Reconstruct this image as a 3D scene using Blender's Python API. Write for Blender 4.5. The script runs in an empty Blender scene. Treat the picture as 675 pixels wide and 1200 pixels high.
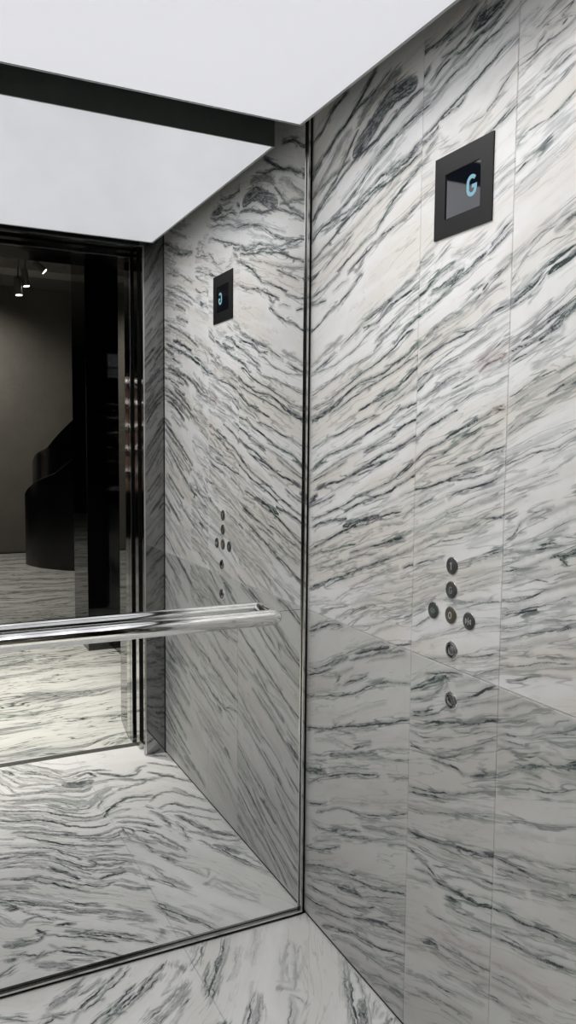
import bpy, bmesh, math, random
import numpy as np
from mathutils import Vector, Matrix

random.seed(7)
rng = np.random.default_rng(11)
scene = bpy.context.scene
COL = scene.collection
PI = math.pi

# ------------------------------------------------------------------ helpers
def tag(o, label=None, cat=None, group=None, kind=None):
    if label: o['label'] = label
    if cat: o['category'] = cat
    if group: o['group'] = group
    if kind: o['kind'] = kind
    return o

def empty(name, loc=(0, 0, 0), rot=(0, 0, 0)):
    o = bpy.data.objects.new(name, None)
    o.empty_display_size = .05
    COL.objects.link(o)
    o.location = loc
    o.rotation_euler = rot
    return o

def mesh_obj(name, me, mat, parent=None, world=True):
    o = bpy.data.objects.new(name, me)
    COL.objects.link(o)
    if mat: me.materials.append(mat)
    if parent:
        o.parent = parent
    return o

class MB:
    """collects boxes, prisms and tubes into ONE mesh, coordinates relative to 'org'"""
    def __init__(s, org=(0, 0, 0)):
        s.bm = bmesh.new(); s.org = Vector(org)
    def box(s, a, b, bev=0):
        a = Vector(a) - s.org; b = Vector(b) - s.org
        lo = [min(a[i], b[i]) for i in range(3)]; hi = [max(a[i], b[i]) for i in range(3)]
        r = bmesh.ops.create_cube(s.bm, size=1)
        vs = r['verts']
        for v in vs:
            v.co = Vector([lo[i] if v.co[i] < 0 else hi[i] for i in range(3)])
        if bev:
            es = set(e for v in vs for e in v.link_edges)
            bmesh.ops.bevel(s.bm, geom=list(es), offset=bev, segments=2, affect='EDGES', profile=.5)
        return s
    def tube(s, pts, r, seg=32, cap=True, up=(0, 0, 1)):
        pts = [Vector(p) - s.org for p in pts]
        rr = r if isinstance(r, (list, tuple)) else [r] * len(pts)
        rings = []
        n = len(pts)
        for i, p in enumerate(pts):
            if i == 0: t = (pts[1] - p).normalized(); k = 1; d = t
            elif i == n - 1: t = (p - pts[i - 1]).normalized(); k = 1; d = t
            else:
                d0 = (p - pts[i - 1]).normalized(); d1 = (pts[i + 1] - p).normalized()
                t = (d0 + d1)
                t = t.normalized() if t.length > 1e-6 else d0
                d = d0
            upv = Vector(up)
            if abs(t.dot(upv)) > .98: upv = Vector((1, 0, 0))
            x = t.cross(upv).normalized(); y = x.cross(t).normalized()
            c = max(.2, t.dot(d))
            ring = []
            for j in range(seg):
                a = 2 * PI * j / seg
                ring.append(s.bm.verts.new(p + x * math.cos(a) * rr[i] / c + y * math.sin(a) * rr[i]))
            rings.append(ring)
        for i in range(n - 1):
            for j in range(seg):
                k = (j + 1) % seg
                s.bm.faces.new((rings[i][j], rings[i][k], rings[i + 1][k], rings[i + 1][j]))
        if cap:
            s.bm.faces.new(list(reversed(rings[0]))); s.bm.faces.new(rings[-1])
        return s
    def lathe(s, prof, c, axis='x', seg=40):
        """prof: list of (height along axis, radius)"""
        c = Vector(c) - s.org
        rings = []
        for h, r in prof:
            ring = []
            for j in range(seg):
                a = 2 * PI * j / seg
                if axis == 'x': v = Vector((h, math.cos(a) * r, math.sin(a) * r))
                elif axis == 'z': v = Vector((math.cos(a) * r, math.sin(a) * r, h))
                else: v = Vector((math.cos(a) * r, h, math.sin(a) * r))
                ring.append(s.bm.verts.new(c + v))
            rings.append(ring)
        for i in range(len(rings) - 1):
            for j in range(seg):
                k = (j + 1) % seg
                s.bm.faces.new((rings[i][j], rings[i][k], rings[i + 1][k], rings[i + 1][j]))
        s.bm.faces.new(rings[0]); s.bm.faces.new(rings[-1])
        return s
    def ribbon(s, pts, w, depth, plane='x', base=0.0):
        """flat stroke of width w along 2-D pts (horizontal, vertical) on a wall facing -x; real thickness"""
        P = [Vector((p[0], p[1])) for p in pts]
        L = []; R = []
        for i, p in enumerate(P):
            if i == 0: t = P[1] - p
            elif i == len(P) - 1: t = p - P[i - 1]
            else: t = (P[i + 1] - p).normalized() + (p - P[i - 1]).normalized()
            t.normalize(); nn = Vector((-t.y, t.x))
            L.append(p + nn * w / 2); R.append(p - nn * w / 2)
        def mk(q, d): return s.bm.verts.new(Vector((base - d, q.x, q.y)) - s.org)
        for i in range(len(P) - 1):
            q = [L[i], R[i], R[i + 1], L[i + 1]]
            f = [mk(v, depth) for v in q]; b = [mk(v, 0) for v in q]
            s.bm.faces.new(f); s.bm.faces.new(list(reversed(b)))
            for j in range(4):
                k = (j + 1) % 4
                s.bm.faces.new((f[k], f[j], b[j], b[k]))
        return s
    def poly(s, pts, z0, z1):
        """vertical prism over a floor outline"""
        a = [s.bm.verts.new(Vector((x, y, z0)) - s.org) for x, y in pts]
        b = [s.bm.verts.new(Vector((x, y, z1)) - s.org) for x, y in pts]
        s.bm.faces.new(list(reversed(a))); s.bm.faces.new(b)
        n = len(pts)
        for i in range(n):
            k = (i + 1) % n
            s.bm.faces.new((a[i], a[k], b[k], b[i]))
        return s
    def build(s, name, mat, parent=None, smooth=False, ang=35):
        bmesh.ops.recalc_face_normals(s.bm, faces=s.bm.faces)
        if smooth:
            for f in s.bm.faces: f.smooth = True
            for e in s.bm.edges:
                if len(e.link_faces) == 2 and e.calc_face_angle(0) > math.radians(ang): e.smooth = False
        me = bpy.data.meshes.new(name)
        s.bm.to_mesh(me); s.bm.free()
        o = mesh_obj(name, me, mat, parent)
        if parent is None: o.location = s.org
        else: o.location = s.org - parent.location
        return o

# ------------------------------------------------------------------ materials
def new_mat(name):
    m = bpy.data.materials.new(name); m.use_nodes = True
    nt = m.node_tree; nt.nodes.clear()
    out = nt.nodes.new('ShaderNodeOutputMaterial')
    b = nt.nodes.new('ShaderNodeBsdfPrincipled')
    nt.links.new(b.outputs[0], out.inputs[0])
    return m, nt, b

class N:
    def __init__(s, nt): s.nt = nt
    def n(s, t, **kw):
        o = s.nt.nodes.new(t)
        for k, v in kw.items(): setattr(o, k, v)
        return o
    def l(s, a, b): s.nt.links.new(a, b)
    def m(s, op, a, b=None, c=None, clamp=False):
        o = s.n('ShaderNodeMath', operation=op); o.use_clamp = clamp
        for i, v in enumerate((a, b, c)):
            if v is None: continue
            if isinstance(v, (int, float)): o.inputs[i].default_value = v
            else: s.l(v, o.inputs[i])
        return o.outputs[0]
    def mr(s, v, a, b, c=0., d=1., sm=True):
        o = s.n('ShaderNodeMapRange'); o.interpolation_type = 'SMOOTHSTEP' if sm else 'LINEAR'
        s.l(v, o.inputs['Value'])
        for k, x in zip(('From Min', 'From Max', 'To Min', 'To Max'), (a, b, c, d)): o.inputs[k].default_value = x
        return o.outputs['Result']
    def mix(s, f, a, b):
        o = s.n('ShaderNodeMix', data_type='RGBA')
        if isinstance(f, (int, float)): o.inputs[0].default_value = f
        else: s.l(f, o.inputs[0])
        for i, v in ((6, a), (7, b)):
            if isinstance(v, tuple): o.inputs[i].default_value = (*v, 1)
            else: s.l(v, o.inputs[i])
        return o.outputs[2]
    def noise(s, vec, scale, detail=3, rough=.5, dist=0., dims='3D'):
        o = s.n('ShaderNodeTexNoise'); o.noise_dimensions = dims
        s.l(vec, o.inputs['Vector'])
        o.inputs['Scale'].default_value = scale; o.inputs['Detail'].default_value = detail
        o.inputs['Roughness'].default_value = rough; o.inputs['Distortion'].default_value = dist
        return o.outputs['Fac']
    def mapping(s, vec, sc, loc=(0, 0, 0), rot=(0, 0, 0)):
        o = s.n('ShaderNodeMapping'); s.l(vec, o.inputs[0])
        o.inputs['Scale'].default_value = sc; o.inputs['Location'].default_value = loc; o.inputs['Rotation'].default_value = rot
        return o.outputs[0]

def srgb(r, g, b):
    f = lambda c: (c / 255 / 12.92) if c / 255 <= .04045 else ((c / 255 + .055) / 1.055) ** 2.4
    return (f(r), f(g), f(b))

def marble(name, traced=True, light=(.78, .78, .775), cream=(.66, .64, .595), rough=.32, fine=.55, dens=.0, seed=0., bold=1.0, white=(.0)):
    m, nt, b = new_mat(name); h = N(nt)
    if traced:
        uv = h.n('ShaderNodeUVMap'); uv.uv_map = 'flow'; vec = uv.outputs[0]
    else:
        tc = h.n('ShaderNodeTexCoord'); vec = tc.outputs['Object']
        # fold the layers with broad warping noise
        wn = h.n('ShaderNodeTexNoise'); wn.inputs['Scale'].default_value = 1.1; wn.inputs['Detail'].default_value = 2
        h.l(vec, wn.inputs['Vector'])
        sub = h.n('ShaderNodeVectorMath', operation='SUBTRACT'); h.l(wn.outputs['Color'], sub.inputs[0]); sub.inputs[1].default_value = (.5, .5, .5)
        sc = h.n('ShaderNodeVectorMath', operation='SCALE'); h.l(sub.outputs[0], sc.inputs[0]); sc.inputs['Scale'].default_value = .7
        ad = h.n('ShaderNodeVectorMath', operation='ADD'); h.l(vec, ad.inputs[0]); h.l(sc.outputs[0], ad.inputs[1]); vec = ad.outputs[0]
    vec = h.mapping(vec, (1, 1, 1) if traced else (.5, .55, .55), (seed, seed * .37, 0))
    # layered noises, stretched along the veins
    nA = h.noise(h.mapping(vec, (9, 60, 9)), 1, 4, .6)
    nB = h.noise(h.mapping(vec, (30, 190, 30)), 1, 3, .6)
    nC = h.noise(h.mapping(vec, (1.6, 9, 2)), 1, 3, .5)
    nD = h.noise(h.mapping(vec, (5, 46, 5)), 1, 3, .5, .15)
    nE = h.noise(h.mapping(vec, (7, 7, 7), (3, 1, 0)), 1, 3, .5)
    # thin secondary veins: ridges of the stretched noise
    rd = h.m('ABSOLUTE', h.m('SUBTRACT', nD, .5))
    thin = h.mr(rd, .004, .024, 1, 0)
    nF = h.noise(h.mapping(vec, (3, 20, 3), (5.2, 1.3, 0)), 1, 4, .6, .3)
    thin2 = h.mr(h.m('ABSOLUTE', h.m('SUBTRACT', nF, .47)), .003, .016, 1, 0)
    msk = h.mr(nC, .47 - dens, .64 - dens, 0, 1)
    thin = h.m('MULTIPLY', h.m('MAXIMUM', h.m('MULTIPLY', thin, msk), h.m('MULTIPLY', thin2, h.mr(nE, .50 - dens, .66 - dens))), fine)
    vein = thin
    if traced:
        at = h.n('ShaderNodeAttribute', attribute_name='vein_distance'); sd = at.outputs['Fac']
        am = h.n('ShaderNodeAttribute', attribute_name='vein_strength').outputs['Fac']
        rg = h.m('MULTIPLY', h.m('SUBTRACT', nA, .5), .006)
        rg2 = h.m('MULTIPLY', h.m('SUBTRACT', nB, .5), .003)
        s2 = h.m('ADD', sd, h.m('ADD', rg, rg2))
        nH = h.noise(h.mapping(vec, (26, 60, 26), (7.1, 2.2, 0)), 1, 4, .65)
        core = h.m('MULTIPLY', h.m('MULTIPLY', h.mr(s2, -.0012, .0011, 1.25, 0), am), h.m('MULTIPLY', h.mr(nB, .30, .50, .72, bold), h.mr(nH, .34, .56, .62, 1.1)))
        bd = h.n('ShaderNodeAttribute', attribute_name='band_distance').outputs['Fac']
        bs = h.n('ShaderNodeAttribute', attribute_name='band_strength').outputs['Fac']
        bsd = h.m('ADD', bd, h.m('MULTIPLY', h.m('ADD', rg, rg2), 1.3))
        band = h.m('MULTIPLY', h.m('MULTIPLY', h.mr(bsd, -.003, .003, .92, 0), bs), h.m('MULTIPLY', h.mr(nB, .36, .60, .42, 1.12), h.mr(nA, .38, .54, .62, 1.15)))
        core = h.m('MAXIMUM', core, band)
        halo = h.m('MULTIPLY', h.m('MULTIPLY', h.mr(s2, .0, .009, 1, 0), am), h.mr(nA, .36, .60, .10, .55))
        near = h.m('MULTIPLY', h.m('MULTIPLY', h.mr(rd, .008, .04, 1, 0), h.mr(s2, .002, .019, 1, 0)), h.m('MULTIPLY', am, .9))
        halo = h.m('MAXIMUM', halo, near)
        vein = h.m('MAXIMUM', h.m('MAXIMUM', core, halo), thin, clamp=True)
    else:
        nG = h.noise(h.mapping(vec, (2.2, 14, 2.2), (1.2, 7.3, 0)), 1, 6, .62, .35)
        bandv = h.mr(nG, .56 - dens * .5, .64 - dens * .5, 0, .75)
        bandv = h.m('MULTIPLY', bandv, h.mr(nB, .4, .6, .5, 1))
        vein = h.m('MAXIMUM', thin, bandv, clamp=True)
    base = h.mix(h.mr(nC, .42, .60), light, cream)
    base = h.mix(h.mr(h.noise(h.mapping(vec, (14, 22, 14)), 1, 4, .7), .35, .75, 0, .22), base, tuple(c * .82 for c in cream))
    vc = h.mix(h.mr(nE, .40, .60), srgb(76, 82, 90), srgb(72, 92, 88))
    if traced:
        rd_ = h.n('ShaderNodeAttribute', attribute_name='rust').outputs['Fac']
        vc = h.mix(h.m('MULTIPLY', rd_, 1.), vc, srgb(104, 78, 78))
    col = h.mix(vein, base, vc)
    dk = h.m('MULTIPLY', h.mr(vein, .80, 1.0), .7)
    col = h.mix(dk, col, srgb(34, 40, 46))
    h.l(col, b.inputs['Base Color'])
    b.inputs['Roughness'].default_value = rough
    b.inputs['IOR'].default_value = 1.45
    bp = h.n('ShaderNodeBump'); bp.inputs['Strength'].default_value = .05; bp.inputs['Distance'].default_value = .001
    h.l(nB, bp.inputs['Height']); h.l(bp.outputs[0], b.inputs['Normal'])
    return m

def metal(name, col, rough=.1, aniso_scale=None, metallic=1.0, bump=0.0):
    m, nt, b = new_mat(name); h = N(nt)
    tc = h.n('ShaderNodeTexCoord')
    v = h.mapping(tc.outputs['Object'], aniso_scale or (3, 3, 3))
    n = h.noise(v, 1, 3, .6)
    c = h.mix(h.mr(n, .3, .7), tuple(x * .93 for x in col), col)
    h.l(c, b.inputs['Base Color'])
    b.inputs['Metallic'].default_value = metallic
    h.l(h.mr(n, .3, .7, rough * .8, rough * 1.25), b.inputs['Roughness'])
    return m

def plain(name, col, rough=.5, spec=.5, nscale=20, var=.12, bump=0., bscale=200):
    m, nt, b = new_mat(name); h = N(nt)
    tc = h.n('ShaderNodeTexCoord')
    n = h.noise(tc.outputs['Object'], nscale, 4, .6)
    c = h.mix(h.mr(n, .3, .7), tuple(x * (1 - var) for x in col), col)
    h.l(c, b.inputs['Base Color'])
    b.inputs['Roughness'].default_value = rough
    b.inputs['Specular IOR Level'].default_value = spec
    if bump:
        nb = h.noise(tc.outputs['Object'], bscale, 3, .6)
        bp = h.n('ShaderNodeBump'); bp.inputs['Strength'].default_value = bump; bp.inputs['Distance'].default_value = .006
        h.l(nb, bp.inputs['Height']); h.l(bp.outputs[0], b.inputs['Normal'])
    return m

def emit(name, col, strength):
    m, nt, b = new_mat(name)
    b.inputs['Base Color'].default_value = (.4, .4, .4, 1)
    b.inputs['Roughness'].default_value = .5
    b.inputs['Emission Color'].default_value = (*col, 1)
    b.inputs['Emission Strength'].default_value = strength
    return m

PANEL_L = .60
PANEL_FILL_W = 1.72  # power of each fill spot added below the diffuser
M = {}
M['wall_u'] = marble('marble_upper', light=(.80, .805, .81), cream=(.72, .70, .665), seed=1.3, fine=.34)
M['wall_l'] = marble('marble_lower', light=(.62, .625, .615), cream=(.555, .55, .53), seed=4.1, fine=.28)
M['floor'] = marble('marble_floor', light=(.87, .87, .87), cream=(.79, .79, .77), seed=2.2, rough=.3, fine=.25)
M['lobby_floor'] = marble('marble_lobby', traced=False, light=(.76, .76, .73), cream=(.68, .68, .64), seed=.4, rough=.25, fine=.95, dens=.10)
M['marble_plain'] = marble('marble_plain', traced=False, seed=9.2)
M['mirror'] = metal('silvered_mirror', (.90, .905, .90), .0)
M['mirror'].node_tree.nodes['Principled BSDF'].inputs['Roughness'].default_value = 0
for l_ in list(M['mirror'].node_tree.links):
    if l_.to_socket.name == 'Roughness': M['mirror'].node_tree.links.remove(l_)
M['chrome'] = metal('chrome', (.94, .94, .93), .055, (.8, 2, 2))
M['steel'] = metal('edge_steel', (.62, .62, .60), .22)
M['dark_steel'] = metal('dark_polished_steel', (.30, .30, .30), .03)
M['jamb'] = metal('jamb_steel', (.55, .55, .54), .08)
M['black_gloss'] = plain('black_polished_stone', srgb(8, 8, 10), .03, .5)
M['black_gloss'].node_tree.nodes['Principled BSDF'].inputs['IOR'].default_value = 1.75
M['black'] = plain('black_matte', srgb(10, 11, 13), .6)
M['trim'] = plain('light_box_trim', srgb(170, 172, 170), .5)
M['sill'] = plain('sill_metal', srgb(105, 106, 104), .4, .5)
M['head'] = metal('dark_head_metal', (.10, .10, .10), .12)  # jamb steel coloured darker, in place of a dark reflection on the head
M['gap'] = plain('shadow_gap', srgb(26, 27, 27), .8)
M['ceil'] = plain('ceiling_dark', srgb(60, 62, 62), .4)
M['panel_side'] = plain('light_box_side', srgb(84, 90, 88), .45)
M['bezel'] = plain('display_bezel', srgb(14, 15, 17), .45, .35, 60, .1)
M['button'] = plain('button_face', srgb(66, 68, 66), .35, .5, 60, .1)
M['button_b'] = plain('button_face_brown', srgb(84, 76, 66), .35, .5, 60, .1)
M['symbol'] = plain('button_symbol', srgb(178, 182, 180), .5)
M['symbol_g'] = plain('button_symbol_green', srgb(120, 140, 132), .5)
M['stucco'] = plain('stucco', srgb(128, 124, 117), .9, .2, 3, .12, 1., 22)
M['lobby_dark'] = plain('lobby_dark', srgb(14, 15, 17), .5)
M['lobby_ceil'] = plain('lobby_ceiling', srgb(120, 118, 112), .8)
M['beam'] = plain('lobby_beam', srgb(170, 166, 160), .8)
M['stair'] = plain('stair_black', srgb(9, 9, 12), .22, .6)
M['spot_body'] = plain('spot_body', srgb(120, 116, 108), .5)
M['light'] = emit('panel_light', (.93, .935, 1.0), PANEL_L)
M['lens'] = emit('spot_lens', (1.0, .95, .85), 9.0)
M['shelf_light'] = emit('shelf_light', (1.0, .88, .80), 8.0)
M['glyph'] = emit('glyph_blue', (.27, .53, .64), .72)
M['glyph'].node_tree.nodes['Principled BSDF'].inputs['Base Color'].default_value = (.02, .05, .06, 1)

def screen_mat():
    m, nt, b = new_mat('screen_glass')
    b.inputs['Base Color'].default_value = (*srgb(14, 16, 26), 1)
    b.inputs['Roughness'].default_value = .04
    b.inputs['IOR'].default_value = 2.1
    b.inputs['Coat Weight'].default_value = 1.0
    b.inputs['Coat Roughness'].default_value = .02
    return m
M['screen'] = screen_mat()

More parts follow.
